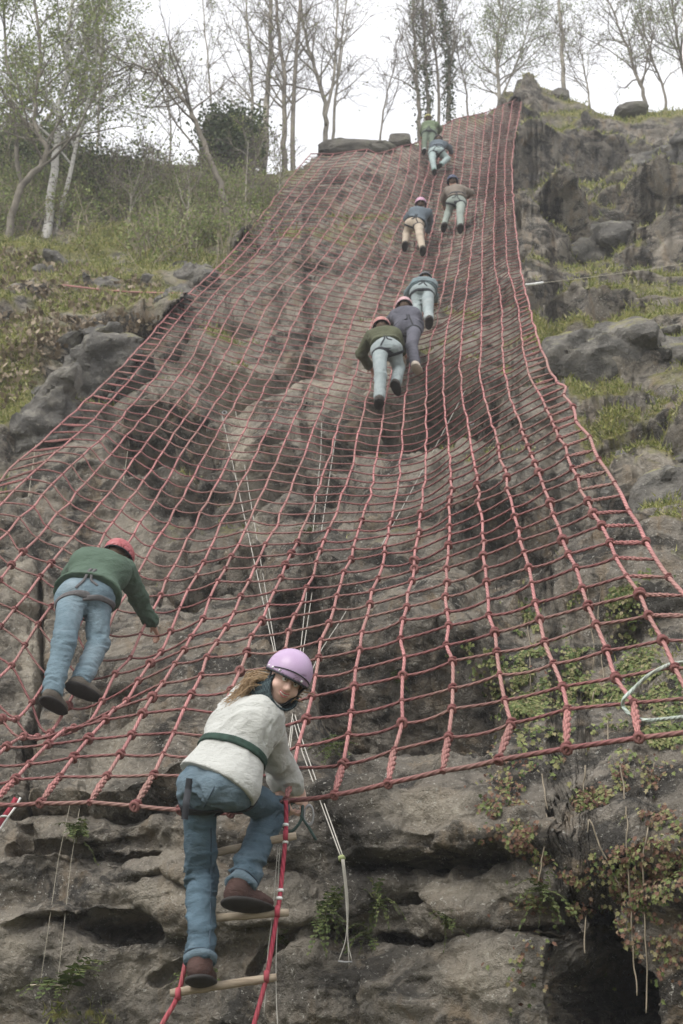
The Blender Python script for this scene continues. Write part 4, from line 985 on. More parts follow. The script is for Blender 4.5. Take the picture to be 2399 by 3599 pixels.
# ivy and creeper on the right of the lower wall
def ivy_leaf(n):
    base = np.array([(0, 0), (.42, .12), (.28, .42), (.55, .62), (.2, .72), (0, 1.15), (-.2, .72), (-.55, .62), (-.28, .42), (-.42, .12)])
    z = np.array([0, .08, .02, .10, .03, -.06, .03, .10, .02, .08])
    return np.concatenate([[[0, .45, -.04]], np.stack([base[:, 0], base[:, 1], z], 1)]), np.array([(0, k, k + 1 if k < 10 else 1) for k in range(1, 11)])
LV, LT = ivy_leaf(0)
def ivy_plant(name, label, clumps, n, size, mats, seed, stems):
    rs = np.random.default_rng(seed); X, Y, = [], []
    for (cx, cy, rx, ry, w) in clumps:
        k = int(n * w); X.append(cx + rx * rs.normal(size=k) * .6); Y.append(cy + ry * rs.normal(size=k) * .6)
    X = np.clip(np.concatenate(X), -20, 2440); Y = np.clip(np.concatenate(Y), 1700, 3640); P, N = cpt(X, Y)
    keep = fbm(P / .22 + seed, 3) > .0; P, N, X, Y = P[keep], N[keep], X[keep], Y[keep]
    root = thing(name, label, "ivy", P[np.argmax(Y)])
    gs = Geo()
    for st in stems:
        q = np.array(st, float); xx = np.interp(np.linspace(0, 1, 22), np.linspace(0, 1, len(q)), q[:, 0]) + np.cumsum(rs.normal(size=22)) * 3; yy = np.interp(np.linspace(0, 1, 22), np.linspace(0, 1, len(q)), q[:, 1])
        sp, sn = cpt(xx, yy); r_ = np.linalg.norm(sp - CAM, axis=1); r_ = np.array([np.median(r_[max(0, k - 3):k + 4]) for k in range(22)]); gs.tube(catmull(at_r(xx, yy, r_ - .04), 3), .004, 4)
    gs.build("stems", simple(name + "_stem", (0.26, 0.22, 0.16), .3), root)
    N = N + rs.normal(size=N.shape) * .45 + np.array([0, -.35, 0]); N /= np.linalg.norm(N, axis=1, keepdims=True)
    dn = np.array([0, 0, -1.0]) + rs.normal(size=N.shape) * .5; dn -= N * np.sum(dn * N, 1, keepdims=True); dn /= np.linalg.norm(dn, axis=1, keepdims=True)
    sx = np.cross(dn, N); sz = size * (.65 + .7 * rs.random(len(P))); C = P + N * .03
    onscreen = (X > 0) & (X < 2399) & (Y < 3599); order = np.argsort(-(sz * onscreen)); mes = []
    for m_ in mats: mes.append(mesh_np("leaf", LV, LT, [m_], False))
    ix = rs.integers(0, len(mats), len(P))
    inv = Matrix.Translation(-root.location)
    for k in order[:300]:
        o = obj("leaf", mes[ix[k]]); R_ = np.stack([sx[k], dn[k], N[k]], 1) * sz[k]
        o.parent = root; o.matrix_parent_inverse = inv
        M = Matrix(R_.tolist()).to_4x4(); M.translation = Vector(C[k]); o.matrix_basis = M
    rest = order[300:]
    for mi, m_ in enumerate(mats):
        r_ = rest[ix[rest] == mi]
        if not len(r_): continue
        V = (LV[None, :, 0:1] * sx[r_][:, None] + LV[None, :, 1:2] * dn[r_][:, None] + LV[None, :, 2:3] * N[r_][:, None]) * sz[r_][:, None, None] + C[r_][:, None]
        T_ = (LT[None] + (np.arange(len(r_)) * len(LV))[:, None, None]).reshape(-1, 3)
        adopt(obj("leaves", mesh_np("leaves", V.reshape(-1, 3), T_, [m_], False), kind="stuff"), root)
iv1 = leaf_mat("ivy_green", [(0, (0.05, 0.08, 0.025)), (0.5, (0.13, 0.17, 0.055)), (1, (0.28, 0.30, 0.12))], trans=.15)
iv2 = leaf_mat("ivy_yellowed", [(0, (0.16, 0.16, 0.07)), (0.6, (0.24, 0.23, 0.10)), (1, (0.34, 0.29, 0.17))], trans=.15)
iv3 = leaf_mat("creeper_red", [(0, (0.09, 0.045, 0.032)), (0.6, (0.20, 0.11, 0.075)), (1, (0.27, 0.21, 0.13))], trans=.15)
ivy_plant("ivy_plant", "green and yellowed ivy hanging behind the lower right of the net, beside the pale hose", [(1850, 2230, 60, 90, .10), (1870, 2330, 70, 90, .12), (1860, 2480, 60, 110, .10), (2040, 2260, 70, 140, .14), (2200, 2080, 90, 80, .10), (2080, 2480, 120, 120, .18), (2250, 2380, 110, 110, .12), (1770, 2490, 80, 50, .06), (2320, 2560, 90, 120, .12), (2120, 2620, 160, 60, .1)], 10000, .027, [iv1, iv1, iv2], 61,
          [[(2110, 2000), (2130, 2300), (2160, 2700)], [(2060, 2000), (2085, 2250), (2110, 2520)], [(1860, 2150), (1870, 2500)]])
ivy_plant("creeper_plant", "reddish creeper with long bare runners on the wall under the net's right half", [(1830, 2870, 130, 110, .18), (2080, 2780, 150, 90, .18), (2240, 2900, 150, 180, .16), (2050, 2950, 50, 200, .08), (2330, 3100, 110, 280, .14), (2180, 3200, 150, 200, .12), (1880, 3150, 50, 150, .05), (1995, 2880, 50, 160, .18)], 8000, .021, [iv3, iv2, iv1, iv3], 62,
          [[(2060, 2690), (2080, 2900), (2072, 3350)], [(2180, 2690), (2200, 2950), (2240, 3500)], [(2300, 2680), (2260, 3000), (2270, 3560)], [(1905, 2720), (1925, 2900), (1920, 3100)], [(2070, 2880), (2150, 3080), (2200, 3180)]])
# ------------------------------------------------------------------ loose rocks on the rim
def boulder(name, label, cx, cy, size, back=.3, box=.6, noise=.16, seed=0, rot=0.0, mat=None, sink=.25):
    b = cpt(cx, np.interp(cx, xs, ysky) + 4)[0][0]; Y = b[1] + back
    c = at_plane(np.array([cx]), np.array([cy]), Y)[0]
    V, T = ico(4); W = np.sign(V) * np.abs(V) ** box; W /= np.max(np.abs(W), axis=0)
    n = fbm(V * 1.3 + seed, 4); m = fbm(V * 4 + seed, 3)
    F1, F2, idv, ct = voronoi(V * 1.6 + seed)
    W = W * (1 + noise * n + 0.10 * (idv - .5) + .05 * m)[:, None] * np.array(size) * .5
    ca, sa = math.cos(rot), math.sin(rot); R_ = np.array([[ca, 0, sa], [0, 1, 0], [-sa, 0, ca]]); W = W @ R_.T
    lo = W[:, 2].min()
    o = obj(name, mesh_np(name, W - [0, 0, lo], T, [mat or stone_m], False), None, label, "rock")
    o.location = Vector(c + [0, 0, lo]); return o
t = NT("loose_stone"); v = t.vec(); n_ = t.noise(1.4, 6, .65, v)
c_ = t.ramp(n_, [(.3, (.065, .062, .055)), (.55, (.15, .14, .12)), (.75, (.10, .105, .065))]); t.bump(t.noise(6, 5, .7, v), .8, .05); stone_m = t.done(c_, .92, .12)
boulder("rim_rock", "square dark rock block sitting on the rim in the dip, left of the topmost climber", 1405, 506, (.62, .6, .42), .25, .5, .14, 3)
st = boulder("rock_stump", "tall square rock stump with bushes on top, on the left skyline", 808, 530, (1.45, 1.4, 1.75), .1, .5, .16, 8)
boulder("peak_rock", "pointed dark rock forming the peak above the net's top right corner", 1850, 318, (.72, .7, .85), .3, .95, .3, 11, rot=.2)
boulder("rim_rock", "rounded dark rock on the skyline right of the lone straight trunk's foot", 1968, 345, (.55, .6, .5), .2, .7, .2, 14)
boulder("slab_rock", "flat pale slab of rock on the rim at the right end of the skyline", 2215, 402, (1.0, .8, .36), .3, .6, .2, 17, rot=-.1)
boulder("rounded_rock", "long rounded boulder under the net's upper left corner", 1255, 556, (2.3, 1.3, .62), .55, .75, .12, 21, rot=.03)
# ivy bush capping the stump
rs = np.random.default_rng(77); top = np.array(st.location) + [0, 0, 1.6]
C = np.concatenate([top + rs.normal(size=(2200, 3)) * [.42, .4, .24], top + [0, -.80, -.75] + rs.normal(size=(1900, 3)) * [.40, .06, .38], top + [.80, -.2, -.7] + rs.normal(size=(700, 3)) * [.06, .4, .4]]); V, Q = leaves_geo(C, .1, rs=rs)
bw = thing("ivy_bush", "dark ivy bush growing over the square rock stump on the left skyline", "bush", top - [0, 0, .4])
adopt(obj("foliage", mesh_np("foliage", V, Q, [leaf_dark], False), kind="stuff"), bw)
g = Geo()
for k in range(14): g.tube(catmull(np.stack([top + [rs.normal() * .2, rs.normal() * .2, -.5], top + rs.normal(size=3) * .25, top + rs.normal(size=3) * .35 + [0, 0, .35]]), 3), .014, 4)
g.build("stems", bark_dark, bw, kind="stuff")

# ------------------------------------------------------------------ ropes on the rock
def plain(name, c, rough=.7, var=.2): return simple(name, c, var, 20, rough)
dull_m = plain("cord_dull", (.36, .33, .26)); white_m = plain("cord_white", (.46, .44, .39)); pale_m = rope_mat("rope_pale_green", (.44, .52, .46), pitch=.05, amt=.25); crimson_m = rope_mat("rope_crimson", (.40, .055, .085), pitch=.045, amt=.45); tape_m = plain("tape_white", (.72, .72, .70)); steel_m = plain("steel", (.3, .3, .3), .4)
def line_px(pl, r_end, n=60, gap=.12, sag=0.0):
    """cord strung straight between photograph positions, kept between rock and net"""
    a = np.array([q[:2] for q in pl], float); L = np.concatenate([[0], np.cumsum(np.hypot(*np.diff(a, axis=0).T))]); f = np.linspace(0, L[-1], n)
    x = np.interp(f, L, a[:, 0]); y = np.interp(f, L, a[:, 1]); r = 1 / np.interp(f, L, [1 / q for q in r_end])
    nr_ = net_r(x, y); r = np.where(np.isnan(nr_), r, np.maximum(r, nr_ + gap))
    r = np.convolve(np.pad(r, 5, 'edge'), np.ones(11) / 11, 'valid')
    return at_r(x, y, r)
def cr(x, y, off=.06): return float(np.linalg.norm(cpt(x, y)[0][0] - CAM) - off)
def cord(name, label, pts, rad, mat, cat="rope", group=None, k=5):
    o = Geo().tube(pts, rad, k).build(name, mat); o["label"] = label; o["category"] = cat
    if group: o["group"] = group
    return o
kn_r = cr(1205, 3015) - .25
cord("white_line", "right strand of the white cords slanting from mid-cliff to just above the lavender helmet", line_px([(827, 1446), (968, 2285), (1069, 2625), (1205, 3012)], [cr(827, 1446), 10.2, 8.3, kn_r]), .0034, white_m, group="white cords on the cliff")
cord("white_line", "left strand of the white cords slanting from mid-cliff to just above the lavender helmet", line_px([(779, 1457), (815, 1620), (958, 2270), (1060, 2640), (1197, 3012)], [cr(779, 1457), 14, 10.2, 8.3, kn_r]), .0034, white_m, group="white cords on the cliff")
cord("white_line", "white cord hanging almost plumb down the middle of the net, left strand of the pair", line_px([(1130, 1482), (1127, 1600), (1056, 2283), (1008, 2670), (985, 2850)], [cr(1130, 1482), 15.4, 10.4, 8.0, 7.4]), .0034, white_m, group="white cords on the cliff")
cord("white_line", "white cord hanging almost plumb down the middle of the net, right strand of the pair", line_px([(1198, 1414), (1167, 1613), (1066, 2283), (1043, 2430), (1012, 2690)], [cr(1198, 1414), 15.4, 10.4, 9.5, 8.0]), .0034, white_m, group="white cords on the cliff")
cord("white_line", "faint pale cord slanting down left from the ring under the three climbers", line_px([(1640, 1362), (1515, 1597), (1472, 1676), (1200, 2176), (1131, 2280), (1020, 2520)], [cr(1640, 1362), 15.6, 14.6, 11, 10.4, 8.8]), .0036, white_m, group="white cords on the cliff")
cord("hanging_twine", "dull twine hanging down the left rock face beside the long vertical crack", line_px([(140, 1440), (134, 1483), (120, 1600), (60, 2010), (36, 2180)], [cr(140, 1440), cr(134, 1483), cr(120, 1600), cr(60, 2010), cr(36, 2180)], gap=.3), .004, dull_m, "twine", "dull twines on the left rock")
cord("hanging_twine", "dull twine in the upper left of the net below the dark overhang", line_px([(469, 1437), (446, 1600), (425, 1745)], [cr(469, 1437), cr(446, 1600), cr(425, 1745)], gap=.3), .004, dull_m, "twine", "dull twines on the left rock")
b1 = line_px([(328, 2459), (241, 2847), (203, 3028), (161, 3319), (141, 3457)], [cr(328, 2459, .2), cr(241, 2847, .2), cr(203, 3028, .1), cr(161, 3319, .1), cr(141, 3457, .1)])
cord("hanging_twine", "dull twine ending at the small twig at bottom left, left strand", b1, .0016, dull_m, "twine", "dull twines on the left rock")
b2 = line_px([(345, 2470), (278, 2847), (249, 3028), (218, 3312), (199, 3465)], [cr(345, 2470, .2), cr(278, 2847, .2), cr(249, 3028, .1), cr(218, 3312, .1), cr(199, 3465, .1)])
cord("hanging_twine", "dull twine ending at the small twig at bottom left, right strand", b2, .0016, dull_m, "twine", "dull twines on the left rock")
cord("twig_toggle", "small pale twig tied across the ends of the two twines at bottom left", np.stack([b1[-1] + [-.05, -.01, -.01], (b1[-1] + b2[-1]) / 2, b2[-1] + [.03, -.01, .0]]), .005, plain("dry_wood", (.42, .36, .28)), "stick")
# slack ends below the knot, with a short toggle
T = thing("cord_end", "knotted white cords with a short toggle hanging right of the ladder", "rope", at_r(np.array([1190.]), np.array([3378.]), kn_r)[0])
kp = at_r(np.array([1201.]), np.array([3016.]), kn_r)[0]
Geo().ball(kp, .02, 1, .3).build("cord_knot", plain("cord_green", (.30, .34, .16)), T)
for q in ([(1204, 3020), (1218, 3160), (1216, 3290), (1190, 3376)], [(1208, 3020), (1222, 3160), (1222, 3300), (1236, 3378)], [(1200, 3020), (1214, 3150), (1226, 3390)]):
    Geo().tube(catmull(at_r(np.array([a[0] for a in q], float), np.array([a[1] for a in q], float), kn_r - .02), 5), .0027, 4).build("strand", white_m, T)
Geo().tube(at_r(np.array([1188., 1212., 1238.]), np.array([3378., 3382., 3380.]), kn_r - .02), .005, 5).build("toggle", steel_m, T)
for x_, y_, lab in [(827, 1446, "small metal ring bolted to the ledge left of centre, right one of two"), (1198, 1412, "small metal ring below and left of the three climbers"), (1652, 1360, "small pale ring on the ledge right of the three climbers' feet"), (779, 1457, "small metal ring bolted to the ledge left of centre, left one of two")]:
    P, N = cpt(x_, y_); V, Q = torus(.03, .008, 12, 6); o = Geo(); W = V @ np.array([[1, 0, 0], [0, .3, 1], [0, -1, .3]]); o.add(W, Q); o.add(V * .35 + [0, .03, .04], Q)
    me = o.mesh("anchor_ring", steel_m); ob = obj("anchor_ring", me, None, lab, "ring", "anchor rings in the rock"); ob.location = Vector(P[0] + N[0] * .05)
# guy ropes that hold the waist of the net
gl = K2[0, 45]; a_ = cpt(214, 1002); cord("guy_rope", "pinkish guy rope tying the net's left edge to the mossy rock", catmull(np.stack([gl, gl + (a_[0][0] - gl) * .5 + [0, 0, -.05], a_[0][0]]), 8), .016, up_m)
gr_ = K2[NC - 1, 45]; e_ = cpt(2440, 892); cord("guy_rope", "thin pale guy line running from the net's right edge up to the right cliff", catmull(np.stack([gr_, gr_ + (e_[0][0] - gr_) * .5 + [0, 0, -.03], e_[0][0]]), 8), .0052, dull_m)
q1 = gr_ + (e_[0][0] - gr_) * .01; q2 = gr_ + (e_[0][0] - gr_) * .08
cord("tape_sling", "short white tape sling at the start of the right guy line", np.stack([q1, (q1 + q2) / 2 + [0, -.02, -.02], q2]), .018, tape_m, "sling")
# pale rope woven through the right of the net
hp = [(2420, 2326, .03), (2364, 2332, .03), (2320, 2350, .04), (2275, 2376, .03), (2226, 2421, .045), (2195, 2452, -.02), (2188, 2479, -.04), (2208, 2506, -.01), (2239, 2526, .045), (2280, 2532, .02), (2324, 2528, .0), (2420, 2518, -.02)]
nrp = np.array([net_r(a, b) for a, b, c in hp]); nrp = np.where(np.isnan(nrp), np.nanmean(nrp), nrp)
cord("pale_rope", "thick pale green rope looped through the net at the right edge", catmull(at_r(np.array([a[0] for a in hp], float), np.array([a[1] for a in hp], float), nrp + np.array([a[2] for a in hp])), 5), .0085, pale_m, k=8)
sl = thing("rope_sling", "short crimson rope with white tape at the left picture edge under the net", "rope", K2[8, 0] + [0, 0, -.3])
r0_ = float(net_r(60, 2800)) + .05
sp = at_r(np.array([58., 40., 15., -20., -60.]), np.array([2805., 2838., 2872., 2925., 3000.]), r0_)
Geo().tube(catmull(sp, 4), .017, 8).build("rope", crimson_m, sl)
Geo().tube(catmull(sp[:4] + [.022, -.01, 0], 4), .006, 5).build("tape", tape_m, sl)
V, Q = torus(.019, .006, 10, 5); Geo().add(V + sp[2], Q).build("tape_band", tape_m, sl)
# ------------------------------------------------------------------ rope ladder under the net
LY = 6.45
def lp(pl): return at_plane(np.array([a[0] for a in pl], float), np.array([a[1] for a in pl], float), LY)
lad = thing("rope_ladder", "rope ladder with crimson ropes and round wooden rungs hanging below the net", "ladder", lp([(800, 3900)])[0])
right = lp([(1003, 2815), (1005, 2850), (1003, 2938), (990, 3080), (982, 3156), (971, 3225), (952, 3347), (933, 3447), (894, 3592), (846, 3760), (800, 3900)])
left = lp([(745, 2852), (738, 2900), (716, 3030), (690, 3190), (665, 3309), (626, 3493), (573, 3592), (512, 3720), (440, 3870)])
for q in (right, left): Geo().tube(catmull(q, 4), .0105, 8).build("side_rope", crimson_m, lad)
wood = NT("ladder_wood"); wv = wood.vec((2, 14, 14)); wn_n = wood.noise(4, 5, .65, wv)
wc = wood.ramp(wn_n, [(.3, (.20, .155, .11)), (.6, (.36, .30, .225)), (.8, (.44, .38, .30))]); wood.bump(wn_n, .4, .004); wood_m = wood.done(wc, .75, .2)
for (x0, y0, x1, y1) in [(598, 3490, 971, 3434), (656, 3232, 1014, 3206), (690, 3012, 1040, 2936), (470, 3790, 905, 3700)]:
    a_, b_ = lp([(x0, y0), (x1, y1)]); tq = np.linspace(0, 1, 14)[:, None]
    Q_ = a_ + (b_ - a_) * tq; Q_ = Q_ + rng.normal(size=Q_.shape) * .0012
    rd = .0188 + rng.normal(size=14) * .0005; rd[0] = rd[-1] = .0165
    Geo().tube(Q_, rd, 12).build("rung", wood_m, lad)
    for q in (right, left):     # the rope is spliced round the rung
        sx = catmull(q, 8); k_ = np.argmin(np.min(np.linalg.norm(sx[:, None] - Q_[None], axis=2), 1)); W_, Qq = torus(.0215, .0085, 10, 6)
        Geo().add(W_[:, [2, 1, 0]] * [1.6, 1, 1] + sx[k_], Qq).build("rung_lashing", crimson_m, lad)
for (x_, y_) in [(1003, 2900), (1002, 2960), (985, 3130), (981, 3158)]:
    V, Q = torus(.0115, .0035, 10, 5); Geo().add(V * [1, 1, 2.2] + lp([(x_, y_)])[0], Q).build("tape_band", tape_m, lad)
cord("ladder_twine", "thin white twine hanging along the ladder's right rope, left strand", catmull(lp([(975, 2960), (968, 3040), (956, 3200), (940, 3330), (934, 3420), (925, 3560)]) + [0, .05, 0], 4), .0022, white_m, "twine", "twines beside the ladder")
cord("ladder_twine", "thin white twine hanging along the ladder's right rope to below the lowest rung, right strand", catmull(lp([(981, 2965), (976, 3060), (974, 3200), (968, 3350), (968, 3480), (974, 3620)]) + [0, .05, 0], 4), .0022, white_m, "twine", "twines beside the ladder")
# ------------------------------------------------------------------ climbers: bodies grown as one surface, clothes as skins over them
class Vox:
    def __init__(s, pts, h, pad=.2):
        P = np.asarray(pts, float); s.h = h; s.lo = P.min(0) - pad; s.n = np.ceil((P.max(0) + pad - s.lo) / h).astype(int) + 1
        s.d = np.full(s.n, .12, np.float32)
    def box(s, pts, m):
        P = np.asarray(pts, float); a = np.clip(np.floor((P.min(0) - m - s.lo) / s.h).astype(int), 0, s.n - 1); b = np.clip(np.ceil((P.max(0) + m - s.lo) / s.h).astype(int) + 1, 1, s.n)
        sl = tuple(slice(i, j) for i, j in zip(a, b)); ax = [s.lo[k] + s.h * np.arange(a[k], b[k]) for k in range(3)]
        return sl, ax[0][:, None, None], ax[1][None, :, None], ax[2][None, None, :]
    def put(s, sl, d, k, mode='u'):
        o = s.d[sl]; d = d.astype(np.float32)
        if mode == 'u':
            h = np.maximum(k - np.abs(o - d), 0) / k if k else 0; s.d[sl] = np.minimum(o, d) - (h * h * k * .25 if k else 0)
        elif mode == 's':
            h = np.maximum(k - np.abs(o + d), 0) / k if k else 0; s.d[sl] = np.maximum(o, -d) + (h * h * k * .25 if k else 0)
        elif mode == 'i': s.d[sl] = np.maximum(o, d)
    def cone(s, a, b, ra, rb, k=.03, flat=False, mode='u', sq=1.0, sqd=None):
        a = np.asarray(a, float); b = np.asarray(b, float); m = max(ra, rb) + k + 3 * s.h + .02
        sl, X, Y, Z = s.box([a, b], m); v = b - a; L2 = v @ v + 1e-12
        dx, dy, dz = X - a[0], Y - a[1], Z - a[2]; t = (dx * v[0] + dy * v[1] + dz * v[2]) / L2; tc = np.clip(t, 0, 1)
        ex, ey, ez = dx - tc * v[0], dy - tc * v[1], dz - tc * v[2]
        q = ex * ex + ey * ey + ez * ez
        if sqd is not None: w = ex * sqd[0] + ey * sqd[1] + ez * sqd[2]; q = q + w * w * (1 / sq ** 2 - 1)
        d = np.sqrt(q) - (ra + (rb - ra) * tc)
        if flat: d = np.maximum(d, (t - 1) * math.sqrt(L2))
        s.put(sl, d, k, mode); return s
    def ell(s, c, R_, r, k=.03, mode='u'):
        """ellipsoid with axes R_ (rows) and radii r"""
        c = np.asarray(c, float); R_ = np.asarray(R_, float); sl, X, Y, Z = s.box([c], max(r) + k + 3 * s.h + .02)
        x, y, z = X - c[0], Y - c[1], Z - c[2]; q = 0
        for i in range(3): q = q + ((x * R_[i, 0] + y * R_[i, 1] + z * R_[i, 2]) / r[i]) ** 2
        s.put(sl, (np.sqrt(q) - 1) * min(r), k, mode); return s
    def cut(s, pt, nrm, pts=None, m=.3):
        sl, X, Y, Z = s.box([pt] if pts is None else pts, m); n_ = np.asarray(nrm, float) / np.linalg.norm(nrm)
        s.put(sl, (X - pt[0]) * n_[0] + (Y - pt[1]) * n_[1] + (Z - pt[2]) * n_[2], 0, 'i'); return s
    def noise(s, fn, band=.03):
        idx = np.argwhere(np.abs(s.d) < band); P = s.lo + idx * s.h
        s.d[tuple(idx.T)] += fn(P).astype(np.float32); return s
    def sample(s, P):
        q = (np.asarray(P, float) - s.lo) / s.h; i = np.clip(np.floor(q).astype(int), 0, s.n - 2); f = np.clip(q - i, 0, 1); o = 0
        for dx in (0, 1):
            for dy in (0, 1):
                for dz in (0, 1):
                    w = (f[..., 0] if dx else 1 - f[..., 0]) * (f[..., 1] if dy else 1 - f[..., 1]) * (f[..., 2] if dz else 1 - f[..., 2])
                    o = o + w * s.d[i[..., 0] + dx, i[..., 1] + dy, i[..., 2] + dz]
        return o
    def mesh(s):
        d = s.d; S_ = d < 0; c = S_[:-1, :-1, :-1].astype(np.int8)
        c = sum(S_[a:S_.shape[0] - 1 + a, b:S_.shape[1] - 1 + b, e:S_.shape[2] - 1 + e].astype(np.int8) for a in (0, 1) for b in (0, 1) for e in (0, 1))
        act = (c > 0) & (c < 8); cells = np.argwhere(act); idm = np.full(act.shape, -1, np.int32); idm[act] = np.arange(len(cells))
        cor = np.array([(a, b, e) for a in (0, 1) for b in (0, 1) for e in (0, 1)])
        val = np.stack([d[tuple((cells + o).T)] for o in cor], 1); acc = np.zeros((len(cells), 3)); cnt = np.zeros(len(cells))
        for i in range(8):
            for j in range(i + 1, 8):
                if np.abs(cor[i] - cor[j]).sum() != 1: continue
                m = (val[:, i] < 0) != (val[:, j] < 0); t = val[m, i] / (val[m, i] - val[m, j]); acc[m] += cor[i] + (cor[j] - cor[i]) * t[:, None]; cnt[m] += 1
        V = s.lo + (cells + acc / cnt[:, None]) * s.h; Q = []
        for ax in range(3):
            o1, o2 = [k for k in range(3) if k != ax]; A = np.moveaxis(S_, ax, 0); M = np.moveaxis(idm, (ax, o1, o2), (0, 1, 2)); Bm = np.moveaxis(S_, (ax, o1, o2), (0, 1, 2))
            ch = np.argwhere(Bm[:-1, 1:-1, 1:-1] != Bm[1:, 1:-1, 1:-1]); i, j, k = ch[:, 0], ch[:, 1] + 1, ch[:, 2] + 1
            q = np.stack([M[i, j - 1, k - 1], M[i, j, k - 1], M[i, j, k], M[i, j - 1, k]], 1)
            fl = Bm[i, j, k] ^ (ax == 1); q[~fl] = q[~fl][:, ::-1]; Q.append(q)
        return V, np.concatenate(Q)
    def build(s, name, mats, parent, relax=1):
        V, Q = s.mesh()
        for _ in range(relax):
            acc = np.zeros_like(V); cnt = np.zeros(len(V))
            for a, b in ((0, 1), (1, 2), (2, 3), (3, 0)):
                np.add.at(acc, Q[:, a], V[Q[:, b]]); np.add.at(cnt, Q[:, a], 1); np.add.at(acc, Q[:, b], V[Q[:, a]]); np.add.at(cnt, Q[:, b], 1)
            V = V * .5 + acc / cnt[:, None] * .5
        return adopt(obj(name, mesh_np(name, V, Q, mats if isinstance(mats, list) else [mats])), parent)

def unit(v): v = np.asarray(v, float); return v / np.linalg.norm(v)
def lift(pxy, parent, L, sign=1):
    """point on the line of sight through pxy at distance L from parent (sign +1: the farther of the two)"""
    d = rays(np.array(pxy[0], float), np.array(pxy[1], float)); m = parent - CAM; s = m @ d; q = L * L - (m @ m - s * s)
    return CAM + d * (s + sign * math.sqrt(max(q, 0)))
def atr(pxy, r): return at_r(np.array(pxy[0], float), np.array(pxy[1], float), r)

def cloth(name, c, folds=.25, scale=3.0, weave=.15, rough=.9, worn=None):
    t = NT(name); v = t.vec(); c = np.array(c); n = t.noise(scale, 5, .6, v)
    o = t.ramp(n, [(.28, c * (1 - folds)), (.72, np.minimum(c * (1 + folds), .92))])
    if worn is not None: o = t.mix(t.ramp(t.noise(2.4, 5, .65, t.vec((1, 1, .8))), [(.48, 0.0), (.68, .8)]), o, worn)
    f = t.noise(24, 4, .6, t.vec((1, 1, 2.0)), .8); w = t.noise(420, 2, .6, v)
    w2 = t.noise(130, 3, .7, v); t.bump(t.math('ADD', t.math('ADD', f, t.math('MULTIPLY', w, weave)), t.math('MULTIPLY', w2, weave)), .7, .014)
    return t.done(o, rough, .15)
skin_m = simple("skin", (.62, .41, .33), .10, 14, .55, .35); skin2_m = simple("skin_weathered", (.46, .27, .20), .12, 14, .55, .35)
lip_m = simple("lips", (.36, .12, .11), .1, 20, .5, .4); eye_m = simple("eye_dark", (.035, .028, .025), .1, 20, .2, .5); eyew_m = simple("eye_white", (.62, .60, .57), .05, 20, .25, .5)
hairb_m = simple("hair_brown", (.075, .048, .032), .4, 40, .7, .2)
hair_m = simple("hair_fair", (.30, .205, .115), .4, 40, .6, .3, stretch=(1, 1, 6)); brow_m = simple("brow", (.15, .09, .05), .2, 30, .7)
tooth_m = simple("teeth", (.72, .68, .6), .05, 20, .3, .5)
web_m = simple("webbing_black", (.028, .030, .034), .3, 30, .8); webg_m = simple("webbing_green", (.024, .048, .036), .6, 30, .8); webb_m = simple("webbing_grey", (.10, .095, .095), .3, 30, .8)
sole_m = simple("boot_sole", (.035, .032, .030), .3, 20, .8)

def band(vox, c, ax, w, mat, name, parent, rmax=.2, thick=.006, n=40, arc=None, others=()):
    """flat webbing loop round a limb or the waist, following the cloth"""
    ax = unit(ax); u = unit(np.cross(ax, [.31, .77, .55])); v = np.cross(ax, u); th = np.linspace(0, 2 * np.pi, n, endpoint=False)
    D = np.cos(th)[:, None] * u + np.sin(th)[:, None] * v; rr = np.linspace(.01, rmax, 70)
    def cross(off):
        P = c + ax * off + D[:, None] * rr[None, :, None]; d = vox.sample(P)
        for o in others: d = np.minimum(d, o.sample(P))
        out = d > 0; k = np.where(out.any(1), out.argmax(1), len(rr) - 1); r = rr[k]
        r = np.where(np.isfinite(r), r, rmax); rp = np.concatenate([r[-2:], r, r[:2]]); return np.median(np.stack([rp[0:-4], rp[1:-3], rp[2:-2], rp[3:-1], rp[4:]]), 0)
    offs = np.array([-w / 2, -w / 6, w / 6, w / 2]); R = np.stack([cross(o) for o in offs]); R = np.maximum(R, (np.roll(R, 1, 1) + np.roll(R, -1, 1)) / 2)
    outer = c + (ax * offs[:, None])[:, None] + D[None] * (R + thick)[..., None]; inner = c + (ax * offs[:, None])[:, None] + D[None] * (R - .004)[..., None]
    ring = np.concatenate([outer, inner[::-1]]); m = len(ring); V = ring.reshape(-1, 3); i = np.arange(m)[:, None]; j = np.arange(n)[None]
    Q = np.stack([i * n + j, i * n + (j + 1) % n, ((i + 1) % m) * n + (j + 1) % n, ((i + 1) % m) * n + j], -1).reshape(-1, 4)
    return adopt(obj(name, mesh_np(name, V, Q, [mat])), parent), outer
